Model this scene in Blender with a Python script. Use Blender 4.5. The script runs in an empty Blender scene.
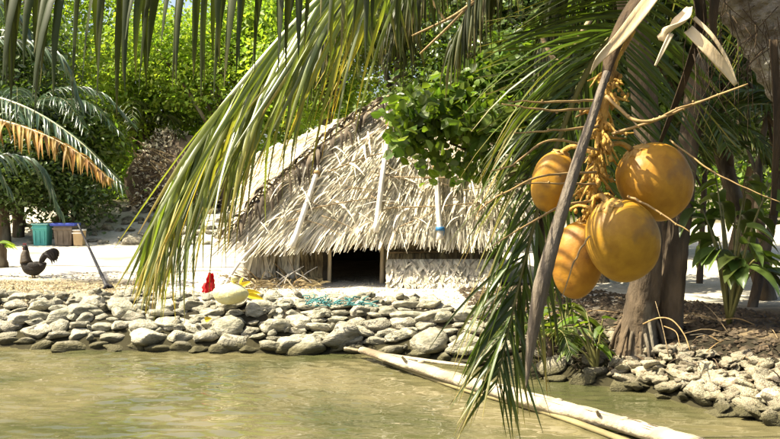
import bpy, math, random
import numpy as np
from mathutils import Vector, Matrix, noise as mnoise
R = random.Random(7)
RAD = math.radians
scn = bpy.context.scene
col = scn.collection

# ------------------------------------------------------------------ camera
F_PX = 900.0                       # focal length in photo pixels (photo 780 wide)
CAM = Vector((0, 0, 1.8))
PITCH = math.atan(29.5 / F_PX)
cd = bpy.data.cameras.new('camera'); cam = bpy.data.objects.new('camera', cd); col.objects.link(cam)
cam.location = CAM; cam.rotation_euler = (RAD(90) - PITCH, 0, 0)
cd.sensor_width = 36; cd.lens = 36 * F_PX / 780; cd.clip_start = 0.05; cd.clip_end = 2000
scn.camera = cam
# ------------------------------------------------------------------ sky, sun, exposure
TO_SUN = Vector((-0.58, -0.07, 0.81)).normalized()
elev = math.asin(TO_SUN.z); azim = math.atan2(TO_SUN.x, TO_SUN.y)
w = bpy.data.worlds.new('World'); scn.world = w; w.use_nodes = True
nt = w.node_tree; nt.nodes.clear()
sky = nt.nodes.new('ShaderNodeTexSky'); sky.sky_type = 'NISHITA'; sky.sun_disc = False
sky.sun_elevation = elev; sky.sun_rotation = azim; sky.dust_density = 5.0; sky.ozone_density = 0.4
bg = nt.nodes.new('ShaderNodeBackground'); bg.inputs[1].default_value = 0.095
wo = nt.nodes.new('ShaderNodeOutputWorld')
nt.links.new(sky.outputs[0], bg.inputs[0]); nt.links.new(bg.outputs[0], wo.inputs[0])
sl = bpy.data.lights.new('sun', 'SUN'); sl.energy = 5.0; sl.angle = RAD(0.55); sl.color = (1.0, 0.92, 0.72)
so = bpy.data.objects.new('sun', sl); col.objects.link(so)
so.rotation_euler = (-TO_SUN).to_track_quat('-Z', 'Y').to_euler()
scn.view_settings.view_transform = 'Standard'; scn.view_settings.look = 'None'
scn.view_settings.exposure = 1.6; scn.view_settings.gamma = 1.0
scn.view_settings.use_curve_mapping = False
scn.cycles.max_bounces = 6; scn.cycles.diffuse_bounces = 3; scn.cycles.glossy_bounces = 3
scn.cycles.transmission_bounces = 4; scn.cycles.transparent_max_bounces = 6

# ------------------------------------------------------------------ placing helpers
FW = Vector((0, math.cos(PITCH), -math.sin(PITCH))); UP = Vector((0, math.sin(PITCH), math.cos(PITCH)))
RT = Vector((1, 0, 0)); Z = Vector((0, 0, 1))
def P(px, py, d):
    return CAM + d * (FW + RT * ((px - 390) / F_PX) + UP * ((219.5 - py) / F_PX))
def G(px, py, z=0.5):
    v = FW + RT * ((px - 390) / F_PX) + UP * ((219.5 - py) / F_PX)
    return CAM + v * ((z - CAM.z) / v.z)
def vnoise(x, y, z=0.0): return mnoise.noise(Vector((x, y, z)))
def lerp(a, b, t): return a + (b - a) * t
def ss(a, b, x):
    t = min(1, max(0, (x - a) / (b - a))); return t * t * (3 - 2 * t)

# ------------------------------------------------------------------ object helpers
ORG = {}
def tag(o, label=None, cat=None, group=None, kind=None):
    for k, v in (('label', label), ('category', cat), ('group', group), ('kind', kind)):
        if v: o[k] = v
    return o
def thing(name, label, cat, loc, group=None, rotz=0):
    o = bpy.data.objects.new(name, None); col.objects.link(o)
    o.location = loc; o.rotation_euler = (0, 0, rotz); o.empty_display_size = 0.2
    ORG[o.name] = Vector(loc)
    return tag(o, label, cat, group)
def mesh(name, vs, fs, mat, smooth=True, tips=None):
    m = bpy.data.meshes.new(name)
    m.from_pydata([tuple(v) for v in vs], [], fs)
    if mat:
        for x in (mat if isinstance(mat, (list, tuple)) else [mat]): m.materials.append(x)
    if smooth: m.polygons.foreach_set('use_smooth', [True] * len(m.polygons))
    if tips is not None:
        a = m.attributes.new('tip', 'FLOAT', 'POINT'); a.data.foreach_set('value', tips)
    return m
def link(name, m, parent=None, loc=None, rot=None, scale=None):
    o = bpy.data.objects.new(name, m); col.objects.link(o)
    if parent: o.parent = parent
    if loc is not None: o.location = loc
    if rot is not None: o.rotation_euler = rot
    if scale is not None: o.scale = scale
    return o
def obj(name, vs, fs, mat, parent=None, smooth=True, tips=None, org=None, local=False):
    """world-space verts; the object gets its origin at org, children are shifted into the parent's frame"""
    po = ORG[parent.name] if parent else Vector((0, 0, 0))
    if local: po = Vector((0, 0, 0)) if parent else po
    og = Vector(org) if org is not None else (po if parent else Vector((0, 0, 0)))
    m = mesh(name, [Vector(v) - og for v in vs] if og.length > 0 else vs, fs, mat, smooth, tips)
    o = link(name, m, parent, og - po)
    ORG[o.name] = og
    return o
class MB:
    def __init__(s): s.v = []; s.f = []; s.t = []
    def add(s, vs, fs, tips=None):
        n = len(s.v); s.v += vs; s.f += [tuple(i + n for i in f) for f in fs]
        s.t += tips if tips is not None else [0.0] * len(vs)
        return s
    def obj(s, name, mat, parent=None, smooth=True, **k):
        return obj(name, s.v, s.f, mat, parent, smooth, s.t, **k)

def spline(pts, n):
    """Catmull-Rom through pts"""
    pts = [Vector(p) for p in pts]
    q = [pts[0] * 2 - pts[1]] + pts + [pts[-1] * 2 - pts[-2]]
    out = []; m = len(pts) - 1
    for i in range(n + 1):
        t = i / n * m; k = min(int(t), m - 1); u = t - k
        a, b, c, d = q[k], q[k + 1], q[k + 2], q[k + 3]
        out.append(0.5 * (2 * b + (c - a) * u + (2 * a - 5 * b + 4 * c - d) * u * u + (3 * b - a - 3 * c + d) * u ** 3))
    return out
def interp(vals, t):
    x = t * (len(vals) - 1); k = min(int(x), len(vals) - 2); return lerp(vals[k], vals[k + 1], x - k)
def tube(pts, rad, seg=8, n=None, flat=1.0, flatdir=None, jit=0, groove=0):
    """tapered tube; rad: list of radii along it; returns verts, faces"""
    c = spline(pts, n) if n else [Vector(p) for p in pts]
    vs = []; fs = []; N = len(c)
    prev = None
    for i, p in enumerate(c):
        t = (c[min(i + 1, N - 1)] - c[max(i - 1, 0)]).normalized()
        if prev is None:
            ref = flatdir if flatdir is not None else (Z if abs(t.z) < 0.9 else RT)
            a = (ref - t * ref.dot(t)).normalized()
        else:
            a = (prev - t * prev.dot(t)).normalized()
        prev = a; b = t.cross(a)
        r = interp(rad, i / (N - 1)) if isinstance(rad, (list, tuple)) else rad
        for k in range(seg):
            an = 2 * math.pi * k / seg
            rr = r * (1 + (R.uniform(-jit, jit) if jit else 0)) * (1 - (groove if k % 2 else 0))
            vs.append(p + a * math.cos(an) * rr * flat + b * math.sin(an) * rr)
    for i in range(N - 1):
        for k in range(seg):
            k2 = (k + 1) % seg
            fs.append((i * seg + k, i * seg + k2, (i + 1) * seg + k2, (i + 1) * seg + k))
    fs.append(tuple(range(seg))[::-1]); fs.append(tuple((N - 1) * seg + k for k in range(seg)))
    return vs, fs
def ball(c, r, seg=12, rings=8, sc=(1, 1, 1), rot=None):
    vs = []; fs = []
    for i in range(rings + 1):
        th = math.pi * i / rings
        for k in range(seg):
            ph = 2 * math.pi * k / seg
            v = Vector((math.sin(th) * math.cos(ph) * sc[0], math.sin(th) * math.sin(ph) * sc[1], math.cos(th) * sc[2])) * r
            if rot: v = rot @ v
            vs.append(Vector(c) + v)
    for i in range(rings):
        for k in range(seg):
            k2 = (k + 1) % seg
            fs.append((i * seg + k, (i + 1) * seg + k, (i + 1) * seg + k2, i * seg + k2))
    return vs, fs
def box(c, s, rot=None, taper=1.0):
    vs = []
    for z in (-1, 1):
        k = taper if z < 0 else 1
        for x, y in ((-1, -1), (1, -1), (1, 1), (-1, 1)):
            v = Vector((x * s[0] / 2 * k, y * s[1] / 2 * k, z * s[2] / 2))
            if rot: v = rot @ v
            vs.append(Vector(c) + v)
    return vs, [(3, 2, 1, 0), (4, 5, 6, 7), (0, 1, 5, 4), (1, 2, 6, 5), (2, 3, 7, 6), (3, 0, 4, 7)]

# ------------------------------------------------------------------ materials
def L(nt, a, b): nt.links.new(a, b)
def mat(name, c1, c2=None, scale=6.0, rough=0.8, bump=0.0, bscale=None, spec=0.3, trans=0.0, tcol=None,
        rnd=0.0, tipcol=None, tiprange=(0.6, 1.0), c3=None, stretch=(1, 1, 1), island=True, detail=5, wet=False, hue=0.0):
    """procedural material: noise between c1 and c2 (patches of c3), random value shift per piece, optional translucency"""
    m = bpy.data.materials.new(name); m.use_nodes = True; nt = m.node_tree; N = nt.nodes; N.clear()
    out = N.new('ShaderNodeOutputMaterial'); bs = N.new('ShaderNodeBsdfPrincipled')
    bs.inputs['Roughness'].default_value = rough; bs.inputs['Specular IOR Level'].default_value = spec
    tc = N.new('ShaderNodeTexCoord'); mp = N.new('ShaderNodeMapping'); L(nt, tc.outputs['Object'], mp.inputs[0])
    mp.inputs['Scale'].default_value = stretch
    nz = N.new('ShaderNodeTexNoise'); nz.inputs['Scale'].default_value = scale; nz.inputs['Detail'].default_value = detail
    L(nt, mp.outputs[0], nz.inputs['Vector'])
    rp = N.new('ShaderNodeMapRange'); rp.inputs[1].default_value = 0.35; rp.inputs[2].default_value = 0.65
    L(nt, nz.outputs['Fac'], rp.inputs[0])
    mx = N.new('ShaderNodeMix'); mx.data_type = 'RGBA'
    mx.inputs[6].default_value = (*c1, 1); mx.inputs[7].default_value = (*(c2 or c1), 1)
    L(nt, rp.outputs[0], mx.inputs[0]); cur = mx.outputs[2]
    if c3:
        n3 = N.new('ShaderNodeTexNoise'); n3.inputs['Scale'].default_value = scale * 0.37; n3.inputs['Detail'].default_value = 4
        L(nt, mp.outputs[0], n3.inputs['Vector'])
        r3 = N.new('ShaderNodeMapRange'); r3.inputs[1].default_value = 0.54; r3.inputs[2].default_value = 0.66
        L(nt, n3.outputs['Fac'], r3.inputs[0])
        m3 = N.new('ShaderNodeMix'); m3.data_type = 'RGBA'; m3.inputs[7].default_value = (*c3, 1)
        L(nt, r3.outputs[0], m3.inputs[0]); L(nt, cur, m3.inputs[6]); cur = m3.outputs[2]
    geo = N.new('ShaderNodeNewGeometry'); oi = N.new('ShaderNodeObjectInfo')
    ad = N.new('ShaderNodeMath'); ad.operation = 'ADD'
    L(nt, geo.outputs['Random Per Island'], ad.inputs[0]); L(nt, oi.outputs['Random'], ad.inputs[1])
    fr = N.new('ShaderNodeMath'); fr.operation = 'FRACT'; L(nt, ad.outputs[0], fr.inputs[0])
    if tipcol:
        at = N.new('ShaderNodeAttribute'); at.attribute_name = 'tip'
        a1 = N.new('ShaderNodeMath'); a1.operation = 'MULTIPLY_ADD'; a1.inputs[1].default_value = 0.55
        L(nt, fr.outputs[0], a1.inputs[0]); L(nt, at.outputs['Fac'], a1.inputs[2])
        a2 = N.new('ShaderNodeMath'); a2.operation = 'MULTIPLY_ADD'; a2.inputs[1].default_value = 0.5
        L(nt, nz.outputs['Fac'], a2.inputs[0]); L(nt, a1.outputs[0], a2.inputs[2])
        rt = N.new('ShaderNodeMapRange'); rt.inputs[1].default_value = tiprange[0] + 0.5; rt.inputs[2].default_value = tiprange[1] + 0.5
        L(nt, a2.outputs[0], rt.inputs[0])
        mt = N.new('ShaderNodeMix'); mt.data_type = 'RGBA'; mt.inputs[7].default_value = (*tipcol, 1)
        L(nt, rt.outputs[0], mt.inputs[0]); L(nt, cur, mt.inputs[6]); cur = mt.outputs[2]
    if rnd or hue:
        hs = N.new('ShaderNodeHueSaturation')
        rr = N.new('ShaderNodeMapRange'); rr.inputs[3].default_value = 1 - rnd; rr.inputs[4].default_value = 1 + rnd
        L(nt, fr.outputs[0], rr.inputs[0]); L(nt, rr.outputs[0], hs.inputs['Value'])
        f2 = N.new('ShaderNodeMath'); f2.operation = 'MULTIPLY'; f2.inputs[1].default_value = 7.3
        L(nt, fr.outputs[0], f2.inputs[0]); f3 = N.new('ShaderNodeMath'); f3.operation = 'FRACT'; L(nt, f2.outputs[0], f3.inputs[0])
        rh = N.new('ShaderNodeMapRange'); rh.inputs[3].default_value = 0.5 - hue; rh.inputs[4].default_value = 0.5 + hue
        L(nt, f3.outputs[0], rh.inputs[0]); L(nt, rh.outputs[0], hs.inputs['Hue'])
        L(nt, cur, hs.inputs['Color']); cur = hs.outputs[0]
    if wet:      # waterline stain: algae and damp below ~12 cm over the water
        sx = N.new('ShaderNodeSeparateXYZ'); L(nt, geo.outputs['Position'], sx.inputs[0])
        wn = N.new('ShaderNodeMath'); wn.operation = 'MULTIPLY_ADD'; wn.inputs[1].default_value = 0.12
        L(nt, nz.outputs['Fac'], wn.inputs[0]); L(nt, sx.outputs[2], wn.inputs[2])
        wr = N.new('ShaderNodeMapRange'); wr.inputs[1].default_value = 0.13; wr.inputs[2].default_value = 0.21
        L(nt, wn.outputs[0], wr.inputs[0])
        wm = N.new('ShaderNodeMix'); wm.data_type = 'RGBA'; wm.inputs[6].default_value = (0.085, 0.075, 0.035, 1)
        L(nt, wr.outputs[0], wm.inputs[0]); L(nt, cur, wm.inputs[7]); cur = wm.outputs[2]
    L(nt, cur, bs.inputs['Base Color'])
    if bump:
        nb = N.new('ShaderNodeTexNoise'); nb.inputs['Scale'].default_value = bscale or scale * 3; nb.inputs['Detail'].default_value = 6
        L(nt, mp.outputs[0], nb.inputs['Vector'])
        bp = N.new('ShaderNodeBump'); bp.inputs['Strength'].default_value = bump; bp.inputs['Distance'].default_value = 0.03
        L(nt, nb.outputs['Fac'], bp.inputs['Height']); L(nt, bp.outputs[0], bs.inputs['Normal'])
    if trans:
        tr = N.new('ShaderNodeBsdfTranslucent')
        if tcol:
            ml = N.new('ShaderNodeMix'); ml.data_type = 'RGBA'; ml.blend_type = 'MULTIPLY'; ml.inputs[0].default_value = 1
            L(nt, cur, ml.inputs[6]); ml.inputs[7].default_value = (*tcol, 1); L(nt, ml.outputs[2], tr.inputs[0])
        else: L(nt, cur, tr.inputs[0])
        ms = N.new('ShaderNodeMixShader'); ms.inputs[0].default_value = trans
        L(nt, bs.outputs[0], ms.inputs[1]); L(nt, tr.outputs[0], ms.inputs[2]); L(nt, ms.outputs[0], out.inputs[0])
    else: L(nt, bs.outputs[0], out.inputs[0])
    return m
TC = (1.65, 1.75, 0.65)
M = {}
M['thatch'] = mat('thatch', (0.74, 0.68, 0.53), (0.56, 0.50, 0.37), 5, 0.85, rnd=0.5, trans=0.15, hue=0.01)
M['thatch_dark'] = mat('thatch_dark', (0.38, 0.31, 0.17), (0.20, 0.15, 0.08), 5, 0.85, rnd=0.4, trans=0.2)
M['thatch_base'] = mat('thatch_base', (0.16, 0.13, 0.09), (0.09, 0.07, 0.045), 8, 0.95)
M['dead_leaf'] = mat('dead_leaf', (0.10, 0.07, 0.04), (0.055, 0.04, 0.022), 8, 0.75, rnd=0.4, trans=0.15)
M['hip_leaf'] = mat('hip_leaf', (0.13, 0.10, 0.065), (0.06, 0.045, 0.03), 8, 0.75, rnd=0.5, trans=0.15)
M['pale_wood'] = mat('pale_wood', (0.66, 0.62, 0.55), (0.48, 0.44, 0.37), 9, 0.7, 0.3, rnd=0.1, stretch=(1, 1, 0.2))
M['wood'] = mat('wood', (0.30, 0.22, 0.12), (0.17, 0.12, 0.06), 10, 0.8, 0.4, rnd=0.2)
M['bark'] = mat('bark', (0.12, 0.085, 0.05), (0.05, 0.036, 0.022), 7, 0.9, 1.0, c3=(0.17, 0.15, 0.11), stretch=(1, 1, .35))
M['palm_bark'] = mat('palm_bark', (0.27, 0.24, 0.195), (0.10, 0.075, 0.05), 16, 0.9, 1.0, c3=(0.36, 0.34, 0.29))
M['fibre'] = mat('fibre', (0.075, 0.048, 0.024), (0.03, 0.02, 0.011), 18, 0.9, 0.6, stretch=(1, 1, 0.25))
M['sheath'] = mat('sheath', (0.62, 0.50, 0.31), (0.42, 0.31, 0.17), 14, 0.6, 0.2, stretch=(1, 1, 0.3))
M['spathe'] = mat('spathe', (0.16, 0.13, 0.095), (0.08, 0.06, 0.04), 16, 0.65, 0.6, c3=(0.27, 0.24, 0.19), stretch=(1, 1, 0.25))
M['rachis_pale'] = mat('rachis_pale', (0.58, 0.58, 0.36), (0.45, 0.46, 0.24), 5, 0.4, spec=0.5)
M['rachis_dark'] = mat('rachis_dark', (0.17, 0.16, 0.05), (0.11, 0.10, 0.03), 5, 0.5)
M['frond_bright'] = mat('frond_bright', (0.20, 0.22, 0.06), (0.12, 0.155, 0.03), 4, 0.34, spec=0.8, trans=0.42, tcol=TC, rnd=0.4, tipcol=(0.38, 0.26, 0.05), tiprange=(0.75, 1.3), hue=0.015)  # pale base colour carries the sheen of the sunlit leaflets
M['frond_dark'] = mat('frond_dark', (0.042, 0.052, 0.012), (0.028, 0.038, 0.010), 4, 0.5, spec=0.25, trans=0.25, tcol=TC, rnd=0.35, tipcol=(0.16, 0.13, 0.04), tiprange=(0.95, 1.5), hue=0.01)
M['frond_green'] = mat('frond_green', (0.065, 0.09, 0.016), (0.04, 0.062, 0.012), 4, 0.38, spec=0.45, trans=0.28, tcol=TC, rnd=0.4, tipcol=(0.22, 0.17, 0.05), tiprange=(0.9, 1.3), hue=0.015)
M['frond_hang'] = mat('frond_hang', (0.09, 0.12, 0.022), (0.05, 0.075, 0.015), 4, 0.4, spec=0.5, trans=0.35, tcol=TC, rnd=0.5, tipcol=(0.28, 0.19, 0.06), tiprange=(0.7, 1.3), hue=0.02)
M['frond_olive'] = mat('frond_olive', (0.055, 0.062, 0.015), (0.035, 0.045, 0.011), 4, 0.5, spec=0.3, trans=0.25, tcol=TC, rnd=0.5, tipcol=(0.14, 0.10, 0.035), tiprange=(0.8, 1.4), hue=0.02)
M['frond_teal'] = mat('frond_teal', (0.055, 0.095, 0.042), (0.038, 0.07, 0.03), 4, 0.35, spec=0.6, trans=0.2, rnd=0.35, hue=0.015)
M['frond_orange'] = mat('frond_orange', (0.40, 0.24, 0.05), (0.22, 0.14, 0.04), 6, 0.6, trans=0.35, rnd=0.4, hue=0.02)
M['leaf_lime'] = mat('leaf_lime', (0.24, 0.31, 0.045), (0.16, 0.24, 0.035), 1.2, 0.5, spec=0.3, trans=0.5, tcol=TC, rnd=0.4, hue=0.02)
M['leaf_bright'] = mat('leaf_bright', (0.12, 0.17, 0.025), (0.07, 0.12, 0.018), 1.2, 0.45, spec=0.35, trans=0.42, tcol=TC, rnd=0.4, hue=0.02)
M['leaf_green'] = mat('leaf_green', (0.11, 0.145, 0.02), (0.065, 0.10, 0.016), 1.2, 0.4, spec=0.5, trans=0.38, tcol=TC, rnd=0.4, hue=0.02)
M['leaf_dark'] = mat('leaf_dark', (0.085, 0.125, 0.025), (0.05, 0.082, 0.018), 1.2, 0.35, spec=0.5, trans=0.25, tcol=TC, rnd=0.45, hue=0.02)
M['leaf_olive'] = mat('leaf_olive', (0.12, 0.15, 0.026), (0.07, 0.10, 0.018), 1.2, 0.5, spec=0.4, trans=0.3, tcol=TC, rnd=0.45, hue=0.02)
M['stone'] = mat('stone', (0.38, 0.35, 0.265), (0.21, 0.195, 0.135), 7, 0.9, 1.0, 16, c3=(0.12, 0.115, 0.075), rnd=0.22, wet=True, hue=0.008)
M['stone_shade'] = mat('stone_shade', (0.30, 0.27, 0.20), (0.17, 0.15, 0.10), 7, 0.9, 1.0, 16, c3=(0.10, 0.09, 0.06), rnd=0.25, wet=True)  # darker copy of stone with the bank's shade put into the colour
M['coral'] = mat('coral', (0.45, 0.40, 0.28), (0.30, 0.26, 0.17), 9, 0.9, 1.0, 18, c3=(0.20, 0.15, 0.09), rnd=0.25, wet=True, hue=0.01)
M['coconut'] = mat('coconut', (0.39, 0.195, 0.016), (0.29, 0.135, 0.012), 26, 0.48, 0.10, 40, spec=0.3, c3=(0.19, 0.10, 0.025), hue=0.006, rnd=0.08)
M['calyx'] = mat('calyx', (0.55, 0.33, 0.08), (0.34, 0.19, 0.05), 40, 0.6)
M['stalk'] = mat('stalk', (0.48, 0.28, 0.05), (0.33, 0.18, 0.038), 40, 0.65, 0.4, c3=(0.13, 0.075, 0.03))
M['twig'] = mat('twig', (0.33, 0.22, 0.085), (0.20, 0.125, 0.05), 20, 0.6)
M['twig_pale'] = mat('twig_pale', (0.48, 0.42, 0.33), (0.34, 0.28, 0.2), 20, 0.6)

def ground_material():
    m = bpy.data.materials.new('coral_sand'); m.use_nodes = True; nt = m.node_tree; N = nt.nodes
    bs = N['Principled BSDF']; bs.inputs['Roughness'].default_value = 0.95; bs.inputs['Specular IOR Level'].default_value = 0.1
    geo = N.new('ShaderNodeNewGeometry'); sp = N.new('ShaderNodeSeparateXYZ'); L(nt, geo.outputs['Position'], sp.inputs[0])
    def noise(s, d=6):
        n = N.new('ShaderNodeTexNoise'); n.inputs['Scale'].default_value = s; n.inputs['Detail'].default_value = d
        L(nt, geo.outputs['Position'], n.inputs['Vector']); return n.outputs['Fac']
    def rng(x, a, b, lo=0, hi=1):
        r = N.new('ShaderNodeMapRange'); r.inputs[1].default_value = a; r.inputs[2].default_value = b
        r.inputs[3].default_value = lo; r.inputs[4].default_value = hi; L(nt, x, r.inputs[0]); return r.outputs[0]
    def mixc(f, a, b):
        x = N.new('ShaderNodeMix'); x.data_type = 'RGBA'
        for i, c in ((6, a), (7, b)):
            if isinstance(c, tuple): x.inputs[i].default_value = (*c, 1)
            else: L(nt, c, x.inputs[i])
        L(nt, f, x.inputs[0]); return x.outputs[2]
    def madd(x, k, y):
        a = N.new('ShaderNodeMath'); a.operation = 'MULTIPLY_ADD'; a.inputs[1].default_value = k
        L(nt, x, a.inputs[0]); L(nt, y, a.inputs[2]); return a.outputs[0]
    n1 = noise(1.3); n2 = noise(9); n3 = noise(40, 3)
    c = mixc(rng(n1, 0.35, 0.65), (0.58, 0.54, 0.45), (0.46, 0.42, 0.33))
    c = mixc(rng(n2, 0.52, 0.72, 0, 0.55), c, (0.24, 0.20, 0.13))
    c = mixc(rng(n3, 0.60, 0.68, 0, 0.7), c, (0.15, 0.11, 0.06))
    # dark leaf-mould soil on the right bank under the palms, and behind the hut
    xr = madd(n1, 1.6, sp.outputs[0])
    soil = mixc(rng(n2, 0.4, 0.65), (0.075, 0.055, 0.032), (0.16, 0.12, 0.07))
    a = N.new('ShaderNodeMath'); a.operation = 'MULTIPLY'
    L(nt, rng(xr, 2.0, 2.8), a.inputs[0]); L(nt, rng(sp.outputs[1], 9.6, 10.8, 1, 0), a.inputs[1])
    c = mixc(a.outputs[0], c, soil)
    yb = madd(n1, 3.0, sp.outputs[1])
    c = mixc(rng(yb, 27, 31, 0, 0.9), c, mixc(rng(n2, 0.4, 0.6), (0.07, 0.07, 0.03), (0.14, 0.11, 0.06)))
    # strip of dirt and litter atop the left bank, tree shadow painted in
    a = N.new('ShaderNodeMath'); a.operation = 'MULTIPLY'
    L(nt, rng(madd(n1, 1.0, sp.outputs[0]), -3.2, -2.7, 1, 0), a.inputs[0])
    L(nt, rng(madd(n1, 0.8, sp.outputs[1]), 13.3, 13.7, 1, 0), a.inputs[1])
    c = mixc(a.outputs[0], c, mixc(rng(n2, 0.35, 0.6), (0.13, 0.11, 0.065), (0.25, 0.21, 0.14)))
    # dark mud between and under the piled stones, gap shade put into its colour
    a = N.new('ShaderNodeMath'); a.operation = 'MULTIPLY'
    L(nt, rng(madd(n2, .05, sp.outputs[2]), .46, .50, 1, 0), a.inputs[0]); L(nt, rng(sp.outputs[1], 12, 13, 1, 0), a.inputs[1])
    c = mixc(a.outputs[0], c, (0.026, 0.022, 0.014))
    # wet mud at and under the waterline
    c = mixc(rng(madd(n2, 0.2, sp.outputs[2]), 0.22, 0.52), (0.032, 0.028, 0.014), c)
    L(nt, c, bs.inputs['Base Color'])
    bp = N.new('ShaderNodeBump'); bp.inputs['Strength'].default_value = 0.7; bp.inputs['Distance'].default_value = 0.04
    L(nt, n2, bp.inputs['Height']); L(nt, bp.outputs[0], bs.inputs['Normal'])
    return m
def water_material():
    m = bpy.data.materials.new('lagoon_water'); m.use_nodes = True; nt = m.node_tree; N = nt.nodes
    bs = N['Principled BSDF']; bs.inputs['Roughness'].default_value = 0.04; bs.inputs['IOR'].default_value = 1.33
    bs.inputs['Specular IOR Level'].default_value = 0.5
    geo = N.new('ShaderNodeNewGeometry')
    def noise(s, st, d=3, dist=0.0):
        mp = N.new('ShaderNodeMapping'); mp.inputs['Scale'].default_value = st; L(nt, geo.outputs['Position'], mp.inputs[0])
        n = N.new('ShaderNodeTexNoise'); n.inputs['Scale'].default_value = s; n.inputs['Detail'].default_value = d
        n.inputs['Distortion'].default_value = dist
        L(nt, mp.outputs[0], n.inputs['Vector']); return n.outputs['Fac']
    mx = N.new('ShaderNodeMix'); mx.data_type = 'RGBA'
    mx.inputs[6].default_value = (0.054, 0.056, 0.022, 1); mx.inputs[7].default_value = (0.125, 0.108, 0.052, 1)
    r = N.new('ShaderNodeMapRange'); r.inputs[1].default_value = 0.38; r.inputs[2].default_value = 0.62
    L(nt, noise(0.8, (1, 1, 1)), r.inputs[0]); L(nt, r.outputs[0], mx.inputs[0]); L(nt, mx.outputs[2], bs.inputs['Base Color'])
    a = noise(1.5, (0.55, 1.7, 1), 1, 0.8); b = noise(4.2, (0.7, 1.5, 1), 2, 0.6)
    ad = N.new('ShaderNodeMath'); ad.operation = 'MULTIPLY_ADD'; ad.inputs[1].default_value = 0.22
    L(nt, b, ad.inputs[0]); L(nt, a, ad.inputs[2])
    bp = N.new('ShaderNodeBump'); bp.inputs['Strength'].default_value = 0.35; bp.inputs['Distance'].default_value = 0.06
    L(nt, ad.outputs[0], bp.inputs['Height']); L(nt, bp.outputs[0], bs.inputs['Normal'])
    return m

# ------------------------------------------------------------------ terrain
SHORE = [(-60, 14), (-20, 11.2), (-8, 10.5), (-4.5, 10.25), (-2.7, 10.0), (-1.0, 9.85), (-0.3, 9.85), (0.6, 9.35), (1.6, 8.45), (2.3, 8.0),
         (2.55, 7.35), (3.0, 6.95), (3.6, 6.2), (4.2, 4.8), (5.5, 3.2), (9, 1.5), (20, -2), (60, -15)]
def shore(x):
    if x <= SHORE[0][0]: return SHORE[0][1]
    for (a, b), (c, d) in zip(SHORE, SHORE[1:]):
        if x <= c: return lerp(b, d, (x - a) / (c - a))
    return SHORE[-1][1]
def height(x, y):
    s = y - shore(x)
    if x > 1: s *= 0.8
    wd = 0.95 if x < 0.3 else lerp(0.95, 1.5, ss(0.3, 2.0, x))
    if s < 0: z = max(-0.9, s * 0.45)
    else: z = 0.5 * min(1, s / wd) ** 0.85
    if y > 20: z += 0.85 * ss(21.2, 26.5, y) * (1 - ss(-3, 1.5, x) * 0.7)
    if y > 30: z += 0.02 * (y - 30)
    if s > 0: z += 0.035 * vnoise(x * 0.9, y * 0.9) * min(1, s) + (0.012 * vnoise(x * 4, y * 4) + 0.02 * vnoise(x * 9, y * 9, 3) * (1 if s < 1 else .2) if y < 14 else 0)
    return z
def terrain():
    def axis(segs):
        a = []
        for lo, hi, st in segs:
            n = int(round((hi - lo) / st)); a += [lo + (hi - lo) * i / n for i in range(n)]
        return a + [segs[-1][1]]
    xs = axis([(-400, -60, 60), (-60, -12, 4), (-12, -6, 0.5), (-6, 5, 0.11), (5, 12, 0.5), (12, 60, 4), (60, 400, 60)])
    ys = axis([(-200, -20, 45), (-20, 4, 2), (4, 14, 0.11), (14, 30, 0.4), (30, 70, 4), (70, 700, 70)])
    vs = [(x, y, height(x, y)) for y in ys for x in xs]
    nx = len(xs)
    fs = [(j * nx + i, j * nx + i + 1, (j + 1) * nx + i + 1, (j + 1) * nx + i) for j in range(len(ys) - 1) for i in range(nx - 1)]
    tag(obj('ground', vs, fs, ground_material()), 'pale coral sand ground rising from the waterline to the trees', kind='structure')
terrain()
def on_ground(x, y, dz=0): return Vector((x, y, height(x, y) + dz))
wx = np.concatenate([[-300, -60, -20, -9], np.arange(-7, 6, .045), [8, 20, 60, 300]]); wy = np.concatenate([[-150, -40, -5, 2, 4], np.arange(5.2, 11.2, .028), [12, 14, 20]])
GX, GY = np.meshgrid(wx, wy); wr_ = np.random.RandomState(4); H = np.zeros_like(GX)
for k in range(26):          # small crossing ripples, mostly running towards the bank
    lam = wr_.choice([.08, .11, .15, .20, .29]) * wr_.uniform(.85, 1.2); a_ = wr_.normal(0, .55); ph_ = wr_.uniform(0, 6.28)
    env = .55 + .45 * np.sin(GX * wr_.uniform(.4, 1.6) + GY * wr_.uniform(.3, 1.8) + wr_.uniform(0, 6.28))
    H += env * lam * .0080 * np.sin(6.283 / lam * (GY * math.cos(a_) + GX * math.sin(a_)) + ph_ + .8 * np.sin(GX * 1.7 + k))
H *= 1.25 - .5 / (1 + np.exp(-(GX - .3) * 2)); H[(GX < -7.1) | (GX > 6) | (GY < 5) | (GY > 11.3)] = 0
nxw = len(wx); vs = [(float(x_), float(y_), float(h_)) for x_, y_, h_ in zip(GX.ravel(), GY.ravel(), H.ravel())]
fs = [(j * nxw + i, j * nxw + i + 1, (j + 1) * nxw + i + 1, (j + 1) * nxw + i) for j in range(len(wy) - 1) for i in range(nxw - 1)]
tag(obj('water', vs, fs, water_material()), 'murky olive green lagoon water with small ripples', kind='structure')

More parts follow.
